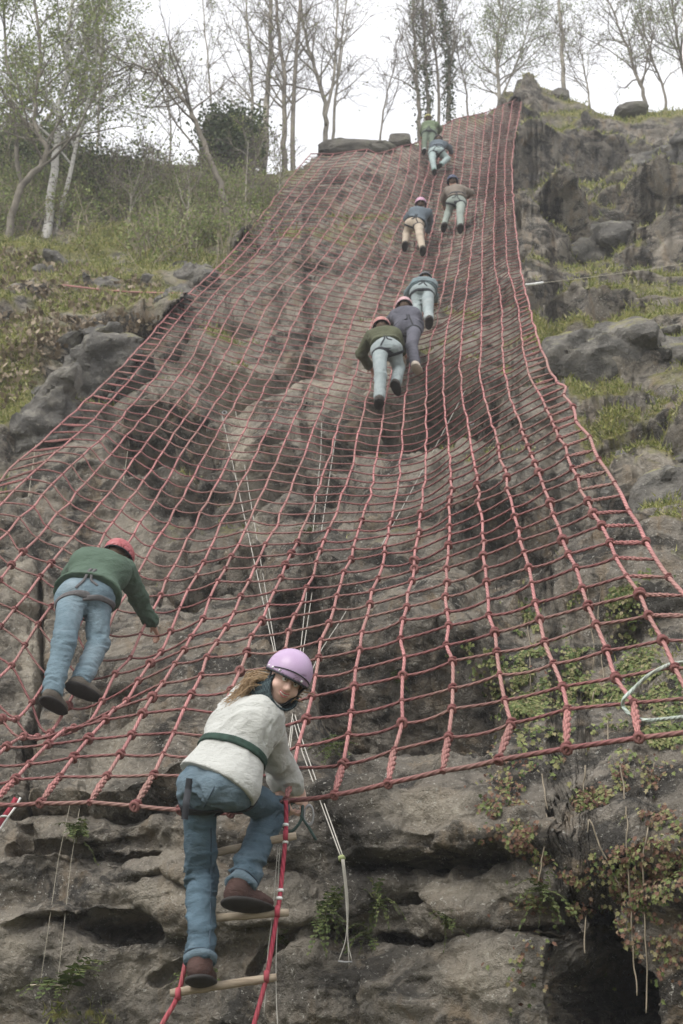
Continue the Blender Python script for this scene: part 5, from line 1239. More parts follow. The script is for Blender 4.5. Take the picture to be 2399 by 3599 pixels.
def strap(voxes, pts, out, w, mat, name, parent, thick=.005, n=14):
    """webbing laid over the cloth between points, seen from direction out"""
    P = catmull(np.asarray(pts, float), max(2, n // (len(pts) - 1))); out = unit(out); s = np.linspace(.16, -.14, 90)
    C = P[:, None] + out * s[None, :, None]; d = np.min([v.sample(C) for v in voxes], 0); k = np.where((d < 0).any(1), (d < 0).argmax(1), 48); off = s[k]
    off = np.convolve(np.pad(off, 2, 'edge'), np.ones(5) / 5, 'valid'); C = P + out * (off + .004)[:, None]
    t = np.gradient(C, axis=0); t /= np.linalg.norm(t, axis=1, keepdims=True); sd = np.cross(t, out); sd /= np.linalg.norm(sd, axis=1, keepdims=True)
    a, b = C + sd * w / 2, C - sd * w / 2; V = np.concatenate([a, b, b + out * thick, a + out * thick]); m = len(C); i = np.arange(m - 1)[None]; k4 = np.arange(4)[:, None]
    Q = np.stack([k4 * m + i, k4 * m + i + 1, ((k4 + 1) % 4) * m + i + 1, ((k4 + 1) % 4) * m + i], -1).reshape(-1, 4)
    return adopt(obj(name, mesh_np(name, V, Q, [mat])), parent)

def add_hand(v, wrist, d, up, sc=1.0, curl=.9):
    """palm, four bent fingers of different lengths and a thumb off the side of the palm; d points along the hand, up is the back of the hand"""
    d = unit(d); up = unit(up - d * (up @ d)); sd = np.cross(d, up)
    v.cone(wrist - d * .05, wrist + d * .02, .026 * sc, .027 * sc, .015); v.ell(wrist + d * .055 * sc, np.stack([d, sd, up]), (.052 * sc, .042 * sc, .017 * sc), .015)
    for q, L in zip((-1.5, -.5, .5, 1.5), (.058, .074, .078, .068)):
        b = wrist + d * .088 * sc + sd * q * .0195 * sc; a = 0; p0 = b
        for L_, da in ((L * .45, .35), (L * .32, .75), (L * .26, .6)):
            a += da * curl; dd = d * math.cos(a) - up * math.sin(a); p1 = p0 + dd * L_ * sc; v.cone(p0, p1, .0092 * sc, .0082 * sc, .006); p0 = p1
    tb = wrist + d * .03 * sc - sd * .034 * sc; t1 = tb + (d * .6 - sd * .55 - up * .25) * .045 * sc; v.cone(tb, t1, .0125 * sc, .0105 * sc, .012); v.cone(t1, t1 + (d * .8 - up * .5) * .032 * sc, .0105 * sc, .009 * sc, .006)

def person(label, J, P, h, group=None):
    """J: joints (3-D). P: look. h: size of the finest surface cell"""
    root = thing("person", label, "person", (J['ankL'] + J['ankR']) / 2 + [0, 0, -.08], group)
    pel, neck, head = J['pel'], J['neck'], J['head']; spine = unit(neck - pel); lat = unit(J['shR'] - J['shL']); bk = unit(np.cross(lat, spine)); bk = bk * np.sign(bk @ (CAM - pel))
    hlat = unit(J['hipR'] - J['hipL']); allp = list(J[k] for k in J if k not in ('f', 'u'))
    sc = P.get('sc', 1.0)
    # the body: one surface from head to ankles
    B = Vox(allp, h, .22)
    u, f = unit(J['u']), unit(J['f']); f = unit(f - u * (f @ u)); sd = np.cross(f, u); hs = P.get('hs', 1.0); HR = np.stack([sd, f, u]) / hs
    def hp(a, b, c): return head + (sd * a + f * b + u * c) * hs
    B.cone(pel, pel + spine * .22, .10, .10, .05).cone(pel + spine * .22, neck - spine * .12, .085, .075, .05)
    for s_ in 'LR':
        B.cone(J['hip' + s_], J['kne' + s_], .070, .048, .04).cone(J['kne' + s_], J['ank' + s_], .048, .034, .03)
        B.cone(neck - spine * .09, J['sh' + s_] - spine * .02, .045, .035, .03).cone(J['sh' + s_], J['elb' + s_], .042, .034, .02).cone(J['elb' + s_], J['wri' + s_], .034, .024, .02)
        add_hand(B, J['wri' + s_], J.get('hd' + s_, J['wri' + s_] - J['elb' + s_]), J.get('hu' + s_, bk + np.array([0, 0, .4])), 1.0 if h < .009 else 1.12, P.get('curl', .9))
    B.cone(neck - spine * .04, head - u * .05 - f * .02, .054, .052, .03)
    B.ell(hp(0, -.012, .028), HR, (.074, .094, .088), .02); B.ell(hp(0, .012, -.030), HR, (.066, .078, .082), .03)
    B.ell(hp(0, .040, -.088), HR, (.034, .036, .026), .035)
    if P.get('face'):
        B.ell(hp(0, .078, .034), HR, (.052, .016, .012), .02)
        for s_ in (-1, 1):
            B.ell(hp(s_ * .031, .094, .012), HR, (.019, .013, .0115), .012, 's'); B.ell(hp(s_ * .042, .064, -.034), HR, (.026, .024, .021), .03)
            B.ell(hp(s_ * .074, -.005, -.005), HR, (.009, .020, .031), .008)
        B.cone(hp(0, .084, .022), hp(0, .110, -.022), .0075, .0125, .012); B.ell(hp(0, .098, -.027), HR, (.0175, .013, .0095), .008)
        B.ell(hp(0, .083, -.060), HR, (.030, .018, .016), .014)
        B.cone(hp(-.024, .094, -.056), hp(.024, .094, -.056), .0045, .0045, .004, mode='s')
    B.build("body", P.get('skin', skin_m), root, 1)
    # trousers
    lean = .5 * spine + .5 * np.array([0, 0, 1.0])
    T = Vox([J[k] for k in ('pel', 'hipL', 'hipR', 'kneL', 'kneR', 'ankL', 'ankR')], h, .26)
    tw = P.get('leg', 1.0)
    T.cone(J['hipL'], J['hipR'], .112 * sc, .112 * sc, .05).cone(pel, pel + spine * .15, .118 * sc, .118 * sc, .05).cone(pel + spine * .15 - hlat * .05, pel + spine * .15 + hlat * .05, .10 * sc, .10 * sc, .05)
    for s_ in 'LR':
        hj, kj, aj = J['hip' + s_], J['kne' + s_], J['ank' + s_]
        T.ell(hj * .62 + pel * .38 + bk * .058 - spine * .018, np.stack([hlat, bk, spine]), (.092 * sc, .084 * sc, .108 * sc), .035)
        T.cone(hj, kj, .096 * tw * sc, .072 * tw, .035)
    for s_ in 'LR':
        kj, aj = J['kne' + s_], J['ank' + s_]; T.cone(kj, aj + unit(aj - kj) * P.get('hem', .015), .072 * tw, P.get('cuff', .062) * tw, .02, flat=True)
    jn = [J['kneL'], J['kneR'], (J['ankL'] * .8 + J['kneL'] * .2), (J['ankR'] * .8 + J['kneR'] * .2), pel - spine * .12]
    def folds(Q):
        w_ = .25 + sum(np.exp(-np.sum((Q - j_) ** 2, 1) / .0110) for j_ in jn)
        return -P.get('crease', 1.0) * .017 * np.minimum(w_, 1.0) * fbm(Q * [6, 6, 21] + 2.2 * fbm(Q * 5, 2)[:, None], 2, ridged=True) - .005 * fbm(Q * 9, 2)
    T.noise(folds if h < .014 else (lambda Q: -.009 * fbm(Q * [6, 6, 14], 2)))
    T.build("trousers", P['trousers'], root, 1)
    # jacket
    A = Vox([J[k] for k in ('pel', 'neck', 'shL', 'shR', 'elbL', 'elbR', 'wriL', 'wriR', 'hipL', 'hipR')], h, .24)
    jw = P.get('jack', 1.0); hem = P.get('jhem', .02)
    wc = pel + spine * .20
    for s_, q in (('L', -1), ('R', 1)):
        ch = neck - spine * .16 + lat * q * .085
        A.cone(wc + hlat * q * .05, ch, .108 * jw, .110 * jw, .06).cone(ch, J['sh' + s_] - lat * q * .02, .105 * jw, .070 * jw, .06)
    A.ell(neck - spine * .17 + bk * .03, np.stack([lat, bk, spine]), (.165 * jw, .11 * jw, P.get('ellr', .17)), .05)
    A.cone(wc, pel + spine * hem, .112 * jw, P.get('skirt', .135) * jw, .04); A.cone(wc - hlat * .05, pel + spine * hem - hlat * .075, .105 * jw, P.get('skirt', .135) * .92 * jw, .04); A.cone(wc + hlat * .05, pel + spine * hem + hlat * .075, .105 * jw, P.get('skirt', .135) * .92 * jw, .04)
    A.cut(pel + spine * hem, -(spine + P.get('hemtilt', 0) * hlat), None, .34)
    A.cone(neck - spine * .05, neck + unit(head - neck) * .02, P.get('nk', .072) * jw, P.get('nk', .072) * .86 * jw, .04, flat=True)
    aw = P.get('arm', 1.0)
    for s_ in 'LR':
        A.cone(J['sh' + s_], J['elb' + s_], .072 * aw, .060 * aw, .04).cone(J['elb' + s_], J['wri' + s_] * .80 + J['elb' + s_] * .20, .060 * aw, .050 * aw, .025).cone(J['wri' + s_] * .8 + J['elb' + s_] * .2, J['wri' + s_], .044 * aw, .034 * aw, .02, flat=True)
    ej = [J['elbL'], J['elbR'], wc, J['shL'] - spine * .08, J['shR'] - spine * .08, J['wriL'], J['wriR']]
    fs = P.get('fold', 1.0)
    def jf(Q):
        w_ = .3 + sum(np.exp(-np.sum((Q - j_) ** 2, 1) / .013) for j_ in ej)
        return -fs * (.016 * np.minimum(w_, 1.1) * fbm(Q * [8, 8, 14] + 2.2 * fbm(Q * 4, 2)[:, None], 2, ridged=True) + .007 * fbm(Q * 6, 2))
    A.noise(jf if h < .014 else (lambda Q: -.010 * fbm(Q * [7, 7, 11], 2)))
    if P.get('cinch'):
        pass
    A.build("jacket", P['jacket'], root, 1)
    # boots
    for s_ in 'LR':
        aj = J['ank' + s_]; toe, heel = J['toe' + s_], J['heel' + s_]; fd = unit(toe - heel); sh_ = unit(aj - J['kne' + s_]); upv = unit(-sh_ - fd * (-sh_ @ fd)); sdv = np.cross(fd, upv)
        hb = min(h, .012) if h < .02 else h; F = Vox([aj, toe, heel], hb, .12)
        L = np.linalg.norm(toe - heel); FR = np.stack([fd, sdv, upv])
        F.cone(aj - sh_ * .08, aj + sh_ * .03, .050, .048, .03); F.ell(heel + fd * .045 + upv * .035, FR, (.052, .040, .046), .025)
        F.ell(toe - fd * .085 + upv * .028, FR, (.098, .050, .036), .03); F.cone(heel + fd * .07 + upv * .045, toe - fd * .09 + upv * .04, .040, .036, .03); F.cone(aj, heel + fd * .09 + upv * .05, .044, .042, .03)
        bo = F.build("boot", P['boot'], root, 1)
        Sx = Vox([toe, heel], hb, .10); Sx.ell(heel + fd * .05, FR, (.060, .043, .016), .02); Sx.ell(toe - fd * .088, FR, (.100, .054, .015), .03); Sx.cone(heel + fd * .07, toe - fd * .11, .030, .034, .02, sq=.42, sqd=upv)
        so = Sx.build("sole", P.get('solem', sole_m), root, 0); mw = so.matrix_world.copy(); so.parent = bo; so.location = so.location - bo.location
    # short hair round the back of the head
    if not P.get('face'):
        Hh = Vox([head], max(h, .007), .17); Hh.ell(hp(0, -.022, .020), HR, (.079, .092, .094), 0); Hh.ell(hp(0, -.040, -.050), HR, (.058, .060, .050), .03); Hh.cut(hp(0, .02, 0), f * .8 - u * .3, None, .3)
        Hh.build("hair", P.get('hair', hairb_m), root, 0)
    # harness
    if P.get('harness', True):
        wm = P.get('web', web_m); pass
        band(T, J['hipL'] * .80 + J['kneL'] * .20, J['kneL'] - J['hipL'], .034, wm, "leg_loop", root, .17); band(T, J['hipR'] * .80 + J['kneR'] * .20, J['kneR'] - J['hipR'], .034, wm, "leg_loop", root, .17)
        if not P.get('nobelt'): band(A, pel + spine * P.get('belt', .17), spine, .034, P.get('beltm', wm), "waist_belt", root, .26, others=[T])
        top = pel + spine * (P.get('belt', .17) - .01)
        for s_, q in (('L', -1), ('R', 1)) if P.get('risers', True) else ():
            strap([A, T], [top + hlat * q * .015, pel + bk * .06 + hlat * q * .02 + spine * .02, J['hip' + s_] * .86 + J['kne' + s_] * .14 - hlat * q * .02 + bk * .05], bk, .018, wm, "harness_strap", root)
    # helmet, chin strap, hair
    if P.get('helmet') is not None:
        hh = min(h, .010) if h < .02 else h * .8; hc = hp(0, -.008, .038); Hv = Vox([hc], hh, .19)
        tl = unit(u - .16 * f)
        HR2 = np.stack([sd, unit(f - tl * (f @ tl)), tl]) / hs; tl = tl * hs
        Hv.ell(hc, HR2, (.116, .140, .122), 0); Hv.ell(hc - tl * .004, HR2, (.106, .130, .112), 0, 's'); Hv.cut(hc - tl * .030, -tl, None, .3)
        HR2 = HR2 * hs * hs
        he = Hv.build("helmet", P['helmet'], root, 1)
        a_ = np.linspace(0, 2 * np.pi, 40); k_ = math.sqrt(1 - (.030 / .122) ** 2)
        rim = hc - tl * .030 + np.cos(a_)[:, None] * HR2[0] * .114 * k_ + np.sin(a_)[:, None] * HR2[1] * .138 * k_
        ro = Geo().tube(rim, .0055, 6, cap=False).build("rim", P.get('rim', web_m), root); ro.parent = he; ro.location = ro.location - he.location
        for s_ in (-1, 1):
            if h < .012: Geo().tube(catmull(np.stack([hp(s_ * .098, .03, .01), hp(s_ * .076, .035, -.05), hp(s_ * .035, .055, -.112), hp(0, .06, -.120)]), 5), .0055, 5).build("chin_strap", web_m, root)
        P['_hel'] = (he, hc, HR2)
    return root, dict(hp=hp, A=A, T=T, bk=bk, spine=spine, hlat=hlat, lat=lat, B=B, HR=HR)

def climber(label, D, P, h, rA=None, LT=.43, LS=.42, LU=.29, LF=.25, LN=.50, sc=1.0, group=None, fwd=(0.05, 1, .25), hup=(0, .45, .9), feet_px=True):
    """poses a figure from photograph positions; ankles rest on the net, the other joints follow at the limbs' lengths"""
    J = {}; sg_ = D.get('sg', {})
    for s_ in 'LR':
        a = D['ank' + s_]; r = (rA if rA is not None else float(np.nanmin([net_r(a[0] + q, a[1] + 20) for q in (-12, 0, 12)])) - .10) + D.get('dr' + s_, 0)
        J['ank' + s_] = atr(a, r); J['kne' + s_] = lift(D['kne' + s_], J['ank' + s_], LS * sc, sg_.get('kne' + s_, 1)); J['hip' + s_] = lift(D['hip' + s_], J['kne' + s_], LT * sc, sg_.get('hip' + s_, 1))
    rh = np.mean([np.linalg.norm(J['hipL'] - CAM), np.linalg.norm(J['hipR'] - CAM)]) + D.get('dh', 0)
    J['hipL'] = atr(D['hipL'], rh + D.get('hyaw', 0)); J['hipR'] = atr(D['hipR'], rh - D.get('hyaw', 0)); J['pel'] = (J['hipL'] + J['hipR']) / 2
    J['neck'] = lift(D['neck'], J['pel'], LN * sc, sg_.get('neck', 1)); rn = np.linalg.norm(J['neck'] - CAM)
    for s_ in 'LR':
        J['sh' + s_] = atr(D['sh' + s_], rn + D.get('rs' + s_, -.03)); J['elb' + s_] = lift(D['elb' + s_], J['sh' + s_], LU * sc, sg_.get('elb' + s_, 1)); J['wri' + s_] = lift(D['wri' + s_], J['elb' + s_], LF * sc, sg_.get('wri' + s_, 1))
    J['head'] = atr(D['head'], rn + D.get('rh', .06)); J['f'] = np.array(D.get('f', fwd), float); J['u'] = np.array(D.get('u', hup), float)
    for s_ in 'LR':
        fd = np.array(D.get('fd' + s_, (0, 1, .25)), float); fd = unit(fd); sh_ = unit(J['ank' + s_] - J['kne' + s_]); base = J['ank' + s_] + sh_ * .075
        fd = unit(fd - sh_ * (fd @ sh_) * .55); J['heel' + s_] = base - fd * .065; J['toe' + s_] = base + fd * .175
    return person(label, J, P, h, group), J
S_ = 2399 / 1568.0
# ---- looks
denim_m = cloth("denim_blue", (.075, .115, .145), .3, 4, worn=(.17, .225, .26)); denim2_m = cloth("denim_faded", (.13, .185, .215), .22, 4, worn=(.25, .31, .34)); denim3_m = cloth("denim_pale", (.25, .29, .29), .18, 4, worn=(.36, .39, .385))
fleece_m = cloth("fleece_cream", (.49, .495, .465), .06, 5, .3); green_m = cloth("jacket_green", (.085, .125, .092), .2, 3); olive_m = cloth("jacket_olive", (.095, .10, .062), .2, 3); slate_m = cloth("cloth_slate", (.105, .105, .125), .25, 3); teal_m = cloth("jacket_teal", (.14, .185, .195), .3, 6, worn=(.25, .29, .30)); blue_m = cloth("jacket_blue", (.115, .14, .16), .2, 3); beige_m = cloth("trousers_beige", (.38, .32, .25), .2, 3); brownv_m = cloth("vest_brown", (.20, .17, .14), .25, 4); moss_m = cloth("trousers_green", (.13, .16, .12), .2, 3); lgreen_m = cloth("jacket_light_green", (.15, .19, .115), .2, 3); nav_m = cloth("cloth_navy", (.035, .040, .055), .25, 4); ptl_m = cloth("trousers_pale_teal", (.28, .34, .33), .2, 3); grn_t = cloth("trousers_grey_green", (.24, .27, .24), .2, 3)
def shell(name, c): return simple(name, c, .08, 6, .38, .45)
lav_m = shell("helmet_lavender", (.42, .30, .45)); red_m = shell("helmet_red", (.38, .095, .10)); sal_m = shell("helmet_salmon", (.42, .19, .17)); pnk_m = shell("helmet_pink", (.50, .31, .32)); nvy_m = shell("helmet_navy", (.03, .04, .085)); yel_m = shell("helmet_yellow", (.55, .50, .18)); lav2_m = shell("helmet_mauve", (.50, .28, .38)); blk_m = shell("helmet_dark", (.06, .06, .065))
boot_m = cloth("boot_brown", (.065, .037, .031), .35, 12, rough=.6); bootd_m = cloth("boot_dark", (.06, .052, .045), .3, 12, rough=.7); bootg_m = cloth("boot_grey", (.10, .088, .072), .3, 12, rough=.7); shoew_m = cloth("shoe_pale", (.50, .44, .37), .2, 12); shoeg_m = cloth("shoe_green", (.16, .24, .21), .2, 12); sock_m = cloth("shoe_grey", (.34, .37, .36), .2, 12)

# ---- angular outcrops standing proud of the slope
def outcrop(label, poly, out=.5, depth=2.4, tilt=.25, seed=0, h=.055):
    a = np.array(poly, float); cx, cy = a.mean(0); r = cr(cx, cy) - out + depth * .5; sca = r / FPX; D_ = rays(np.array(cx), np.array(cy)); R_ = unit(np.cross(D_, [0, 0, 1])); U_ = np.cross(R_, D_)
    pl = [((x - cx) * sca, (cy - y) * sca) for x, y in poly]; pa = np.array(pl)
    Vx = Vox([(pa[:, 0].min(), -depth / 2 - .3, pa[:, 1].min()), (pa[:, 0].max(), depth / 2 + .3, pa[:, 1].max())], h, .25)
    g_ = np.stack(np.meshgrid(*[Vx.lo[k] + h * np.arange(Vx.n[k]) for k in range(3)], indexing='ij'), -1)
    d2 = sd_poly(g_[:, :, :, 0][:, 0, :].ravel(), g_[:, :, :, 2][:, 0, :].ravel(), pl).reshape(Vx.n[0], 1, Vx.n[2])
    yy = g_[..., 1] - tilt * g_[..., 2]; q_ = g_.reshape(-1, 3) + seed * 3.7
    F1, F2, idv, ct = voronoi(q_ / .9 + .25 * fbm(q_ / .8, 2)[:, None])
    nz = (.26 * (idv - .5) + .5 * np.sum(ct * (np.stack([idv * 7 % 1, idv * 13 % 1, idv * 29 % 1], 1) - .5), 1) + .08 * fbm(q_ / .5, 4) + .09 * fbm(q_ / .16, 3) + .08 * np.exp(-((F2 - F1) / .08) ** 2)).reshape(g_.shape[:3])
    A_ = d2 + 0 * yy; B_ = np.abs(yy) - depth / 2; ch = (A_ + B_) * .707 + .10
    Vx.d = (np.maximum(np.maximum(A_, B_), ch) + nz).astype(np.float32)
    V, Q = Vx.mesh(); c0 = CAM + D_ * r; W = V[:, :1] * R_ + V[:, 1:2] * D_ + V[:, 2:3] * U_
    o = obj("rock_outcrop", mesh_np("rock_outcrop", W, Q, [outc_m], False), None, label, "rock"); o.location = Vector(c0); return o
t = NT("outcrop_stone"); v = t.vec(); nB_ = t.noise(4.5, 6, .68, v); nC_ = t.noise(20, 5, .7, v)
oc = t.ramp(t.noise(1.1, 6, .65, v, .5), [(.30, (.055, .053, .049)), (.48, (.115, .11, .10)), (.62, (.185, .172, .15)), (.78, (.08, .076, .069))]); oc = t.mix(t.ramp(nB_, [(.5, 0.), (.66, .7)]), oc, (.26, .245, .21)); oc = t.mix(t.ramp(nC_, [(.6, 0.), (.7, .7)]), oc, (.40, .38, .33))
ge = t.new("ShaderNodeNewGeometry"); sx_ = t.new("ShaderNodeSeparateXYZ"); t.l.new(ge.outputs["True Normal"], sx_.inputs[0])
mo = t.math('MULTIPLY', t.ramp(t.math('ADD', sx_.outputs[2], t.math('MULTIPLY', t.math('SUBTRACT', nB_, .5), .9)), [(.62, 0.), (.85, 1.)]), .9)
oc = t.mix(mo, oc, t.ramp(nC_, [(.3, (.13, .125, .045)), (.7, (.30, .28, .10))])); t.bump(t.math('ADD', nB_, t.math('MULTIPLY', nC_, .5)), 1.0, .06); outc_m = t.done(oc, .95, .06)
outcrop("broad dark angular outcrop beside the net's left edge, half way up", [(200, 1262), (225, 1238), (330, 1190), (400, 1170), (455, 1180), (525, 1210), (505, 1255), (470, 1310), (400, 1390), (330, 1475), (290, 1500), (255, 1440), (232, 1390), (218, 1320)], .55, 2.4, .2, 1)
outcrop("long flat-faced grey block under the mossy ledge right of the net", [(1925, 1225), (1962, 1198), (2120, 1192), (2290, 1200), (2314, 1260), (2300, 1320), (2235, 1376), (2150, 1378), (2060, 1396), (1990, 1350), (1950, 1300)], .55, 2.0, .15, 2)
outcrop("pale square block at the right picture edge beside the long grey block", [(2325, 1198), (2480, 1192), (2490, 1300), (2400, 1312), (2345, 1296)], .5, 1.8, .15, 3)
outcrop("sloping grey slab at the right edge below the hanging moss", [(2190, 1640), (2300, 1590), (2440, 1560), (2500, 1700), (2480, 1830), (2330, 1850), (2235, 1890), (2180, 1790)], .35, 1.6, .2, 4)
outcrop("leaning dark slab high on the right cliff under the skyline", [(2090, 640), (2230, 560), (2420, 500), (2440, 580), (2330, 650), (2180, 700)], .5, 2.4, .25, 5, .07)
outcrop("dark wedge of rock beside the net's right edge near the top", [(1812, 455), (1880, 440), (1960, 500), (1990, 590), (1900, 600), (1830, 540)], .45, 2.2, .25, 6, .07)
outcrop("grey stepped block right of the net above the guy line", [(1960, 880), (2080, 800), (2200, 830), (2190, 930), (2060, 960)], .4, 2.0, .2, 7, .06)
outcrop("dark undercut block at the right edge above the guy line", [(2230, 700), (2440, 640), (2460, 790), (2330, 830), (2240, 790)], .45, 2.2, .2, 8, .07)
outcrop("small grey boulder on the mossy hummock left of the net", [(478, 850), (500, 832), (535, 836), (548, 880), (520, 900), (482, 892)], .16, .9, .1, 9, .05)
outcrop("pale grey knob of rock on the grassy left slope", [(120, 960), (165, 900), (215, 930), (225, 990), (150, 1010)], .18, 1.1, .1, 10, .05)

outcrop("dark rock face under the moss beside the net, just below the left guy rope", [(560, 1060), (640, 1010), (700, 1030), (660, 1090), (590, 1160), (560, 1130)], .4, 1.8, .15, 11)
outcrop("low dark rock under a mossy cap on the left slope, nearest the net", [(600, 960), (700, 930), (780, 940), (760, 990), (660, 1010), (610, 1000)], .18, 1.3, .15, 12)
outcrop("broken grey rock band in the middle of the grassy left slope", [(320, 1000), (380, 960), (450, 975), (540, 985), (530, 1050), (420, 1060), (330, 1040)], .16, 1.3, .15, 13)
outcrop("long weathered rock face below the grass at the left edge", [(60, 1480), (160, 1330), (230, 1290), (262, 1450), (200, 1560), (60, 1640)], .3, 1.8, .3, 14)

# ---- the woman on the ladder, looking back over her shoulder
WY = 6.36
J = {}
def py(p, Y): return at_plane(np.array(p[0], float), np.array(p[1], float), Y)
J['ankL'] = py((703, 3380), WY); J['ankR'] = py((842, 3114), WY - .02)
J['hipL'] = py((700, 2768), WY - .12); J['hipR'] = py((818, 2772), WY - .20); J['pel'] = (J['hipL'] + J['hipR']) / 2 + [0, 0, .02]
J['kneL'] = lift((706, 3080), J['hipL'], .415, 1); J['kneR'] = lift((955, 2845), J['hipR'], .43, 1)
J['neck'] = lift((915, 2452), J['pel'], .48, 1); rn = np.linalg.norm(J['neck'] - CAM)
J['shR'] = atr((934, 2532), rn - .11); J['shL'] = atr((858, 2462), rn + .12)
J['elbR'] = lift((966, 2662), J['shR'], .28, 1); J['wriR'] = lift((1046, 2768), J['elbR'], .24, 1)
J['elbL'] = lift((950, 2600), J['shL'], .28, 1); J['wriL'] = atr((985, 2772), np.linalg.norm(J['wriR'] - CAM) + .0)
J['head'] = atr((1004, 2388), rn - .10)
fx_, ux_ = _R, _U   # picture right / picture up at this height
vd = unit(CAM - J['head'])
J['u'] = unit(.50 * _R + .87 * _U); J['f'] = unit(.95 * vd + .28 * (.87 * _R - .5 * _U) - .08 * J['u'])
J['hdR'] = unit(np.array([.35, .55, -.75])); J['huR'] = np.array([.8, -.5, .2])
for s_, fd in (('L', (.18, .95, .0)), ('R', (.80, .60, -.02))):
    fd = unit(fd); b_ = J['ank' + s_] + [0, 0, -.078]; J['heel' + s_] = b_ - fd * .065; J['toe' + s_] = b_ + fd * .172
P = dict(jacket=fleece_m, trousers=denim_m, boot=boot_m, helmet=lav_m, face=True, leg=.93, jack=.93, arm=1.06, cuff=.066, hem=.0, skirt=.158, jhem=.0, belt=.165, hs=.92, nk=.052, ellr=.13, risers=False, fold=.85, crease=1.25, beltm=webg_m, web=web_m, hemtilt=.15, harness=True, sc=.86, curl=1.15)
(wr, W) = person("person in cream fleece, jeans and lavender helmet on the rope ladder, looking back", J, P, .0062)
hp = W['hp']; he, hc, HR2 = P['_hel']
for a_ in (.10, .42, .80, 1.9):
    d_ = np.cos(a_) * unit(HR2[0]) * .116 + np.sin(a_) * unit(HR2[1]) * .140; Geo().ball(hc + (d_ * .985 - unit(HR2[2]) * .016) * .92, .0062, 1).build("rivet", tape_m, wr)
a_ = np.linspace(.5, 2.6, 24); pk = hc + .92 * (np.cos(a_)[:, None] * unit(HR2[0]) * .118 + np.sin(a_)[:, None] * unit(HR2[1]) * .142 + (np.sin((a_ - .5) / 2.1 * np.pi) * .020 - .012)[:, None] * unit(HR2[2]))
Geo().tube(pk, .0028, 5).build("peak_line", web_m, wr)
for s_ in (-1, 1):
    e = Geo().ball(hp(s_ * .031, .0845, .012), .0125, 2).build("eye", eyew_m, wr); ir = Geo().ball(hp(s_ * .030 + .002, .0925, .012), .0062, 1).build("iris", eye_m, wr); ir.parent = e; ir.location = ir.location - e.location
    Geo().tube(catmull(np.stack([hp(s_ * .014, .097, .034), hp(s_ * .032, .096, .040), hp(s_ * .049, .084, .034)]), 4), [.0025] * 9, 5).build("eyebrow", brow_m, wr)
    Geo().tube(catmull(np.stack([hp(s_ * .016, .0955, .018), hp(s_ * .031, .0985, .0225), hp(s_ * .047, .088, .016)]), 4), .0022, 4).build("eyelid", brow_m, wr)
Geo().tube(catmull(np.stack([hp(-.029, .089, -.045), hp(-.012, .103, -.0505), hp(.012, .103, -.0505), hp(.029, .089, -.045)]), 4), [.0015] + [.003] * 11 + [.0015], 6).build("upper_lip", lip_m, wr)
Geo().tube(catmull(np.stack([hp(-.028, .089, -.047), hp(-.011, .1015, -.0665), hp(.011, .1015, -.0665), hp(.028, .089, -.047)]), 4), [.0015] + [.0034] * 11 + [.0015], 6).build("lower_lip", lip_m, wr)
Geo().tube(catmull(np.stack([hp(-.022, .093, -.053), hp(0, .101, -.0575), hp(.022, .093, -.053)]), 4), .0048, 6).build("teeth", tooth_m, wr)
# fair hair pulled from under the helmet and blown along the back
g = Geo(); rs = np.random.default_rng(5)
anch = hp(-.085, -.05, -.01)
for k in range(230):
    o = hp(-.070 + .03 * rs.normal(), -.060 + .045 * rs.normal(), -.015 + .03 * rs.normal()); r_ = np.linalg.norm(o - CAM)
    m1 = atr((898 + 12 * rs.normal(), 2388 + 14 * rs.normal()), r_ + .0 + .02 * rs.normal()); m2 = atr((858 + 14 * rs.normal(), 2432 + 9 * rs.normal()), r_ + .0); e = atr((770 + 45 * rs.random(), 2492 + 22 * rs.normal() - 8), r_ - .02 + .03 * rs.normal())
    n_ = 4 if rs.random() < .45 else 3; g.tube(catmull(np.stack([o, m1, m2, e][:n_]), 5), np.linspace(.0030, .0009, 5 * (n_ - 1) + 1), 4, cap=False)
for k in range(80):      # locks at the temple, under the rim
    s_ = -1; o = hp(s_ * .078, .02 - .07 * rs.random(), .035); e = hp(s_ * (.074 + .006 * rs.random()), .035 - .075 * rs.random(), -.06 - .03 * rs.random())
    g.tube(catmull(np.stack([o, (o + e) / 2 - HR2[0] * .012, e]), 4), .003, 4, cap=False)
g.build("hair", hair_m, wr, kind="stuff")
# checked collar standing up round the neck
t = NT("collar_check"); br = t.new("ShaderNodeTexChecker"); br.inputs["Scale"].default_value = 70; br.inputs["Color1"].default_value = (.018, .028, .034, 1); br.inputs["Color2"].default_value = (.055, .080, .085, 1); tcn = t.new("ShaderNodeTexCoord"); t.l.new(tcn.outputs["Object"], br.inputs["Vector"]); coll_m = t.done(br.outputs[0], .9)
Cv = Vox([J['neck'], J['head']], .0065, .2); ax_ = unit(J['head'] - J['u'] * .07 - J['neck']); c0 = J['neck'] + ax_ * .0; c1 = J['neck'] + ax_ * .15
Cv.cone(c0, c1 + ax_ * .02, .082, .094, 0, flat=True); Cv.cone(c0 - ax_ * .05, c1 + ax_ * .10, .073, .085, 0, flat=True, mode='s'); Cv.cut(c0, -ax_, None, .4); Cv.build("collar", coll_m, wr, 0)
A, T, bk = W['A'], W['T'], W['bk']
bk2 = unit(CAM - J['pel'])
strap([A, T], [atr((664, 2735), 6.3), atr((656, 2800), 6.3), atr((648, 2880), 6.3)], bk2, .030, web_m, "gear_strap", wr)
seam_m = plain("seam_cream", (.40, .39, .35)); dseam_m = plain("denim_seam", (.04, .06, .08)); dcuff_m = cloth("denim_turned", (.12, .165, .195), .2, 6)
band(A, J['shR'] * .72 + J['elbR'] * .28, J['elbR'] - J['shR'], .007, seam_m, "sleeve_seam", wr, .16, .002)
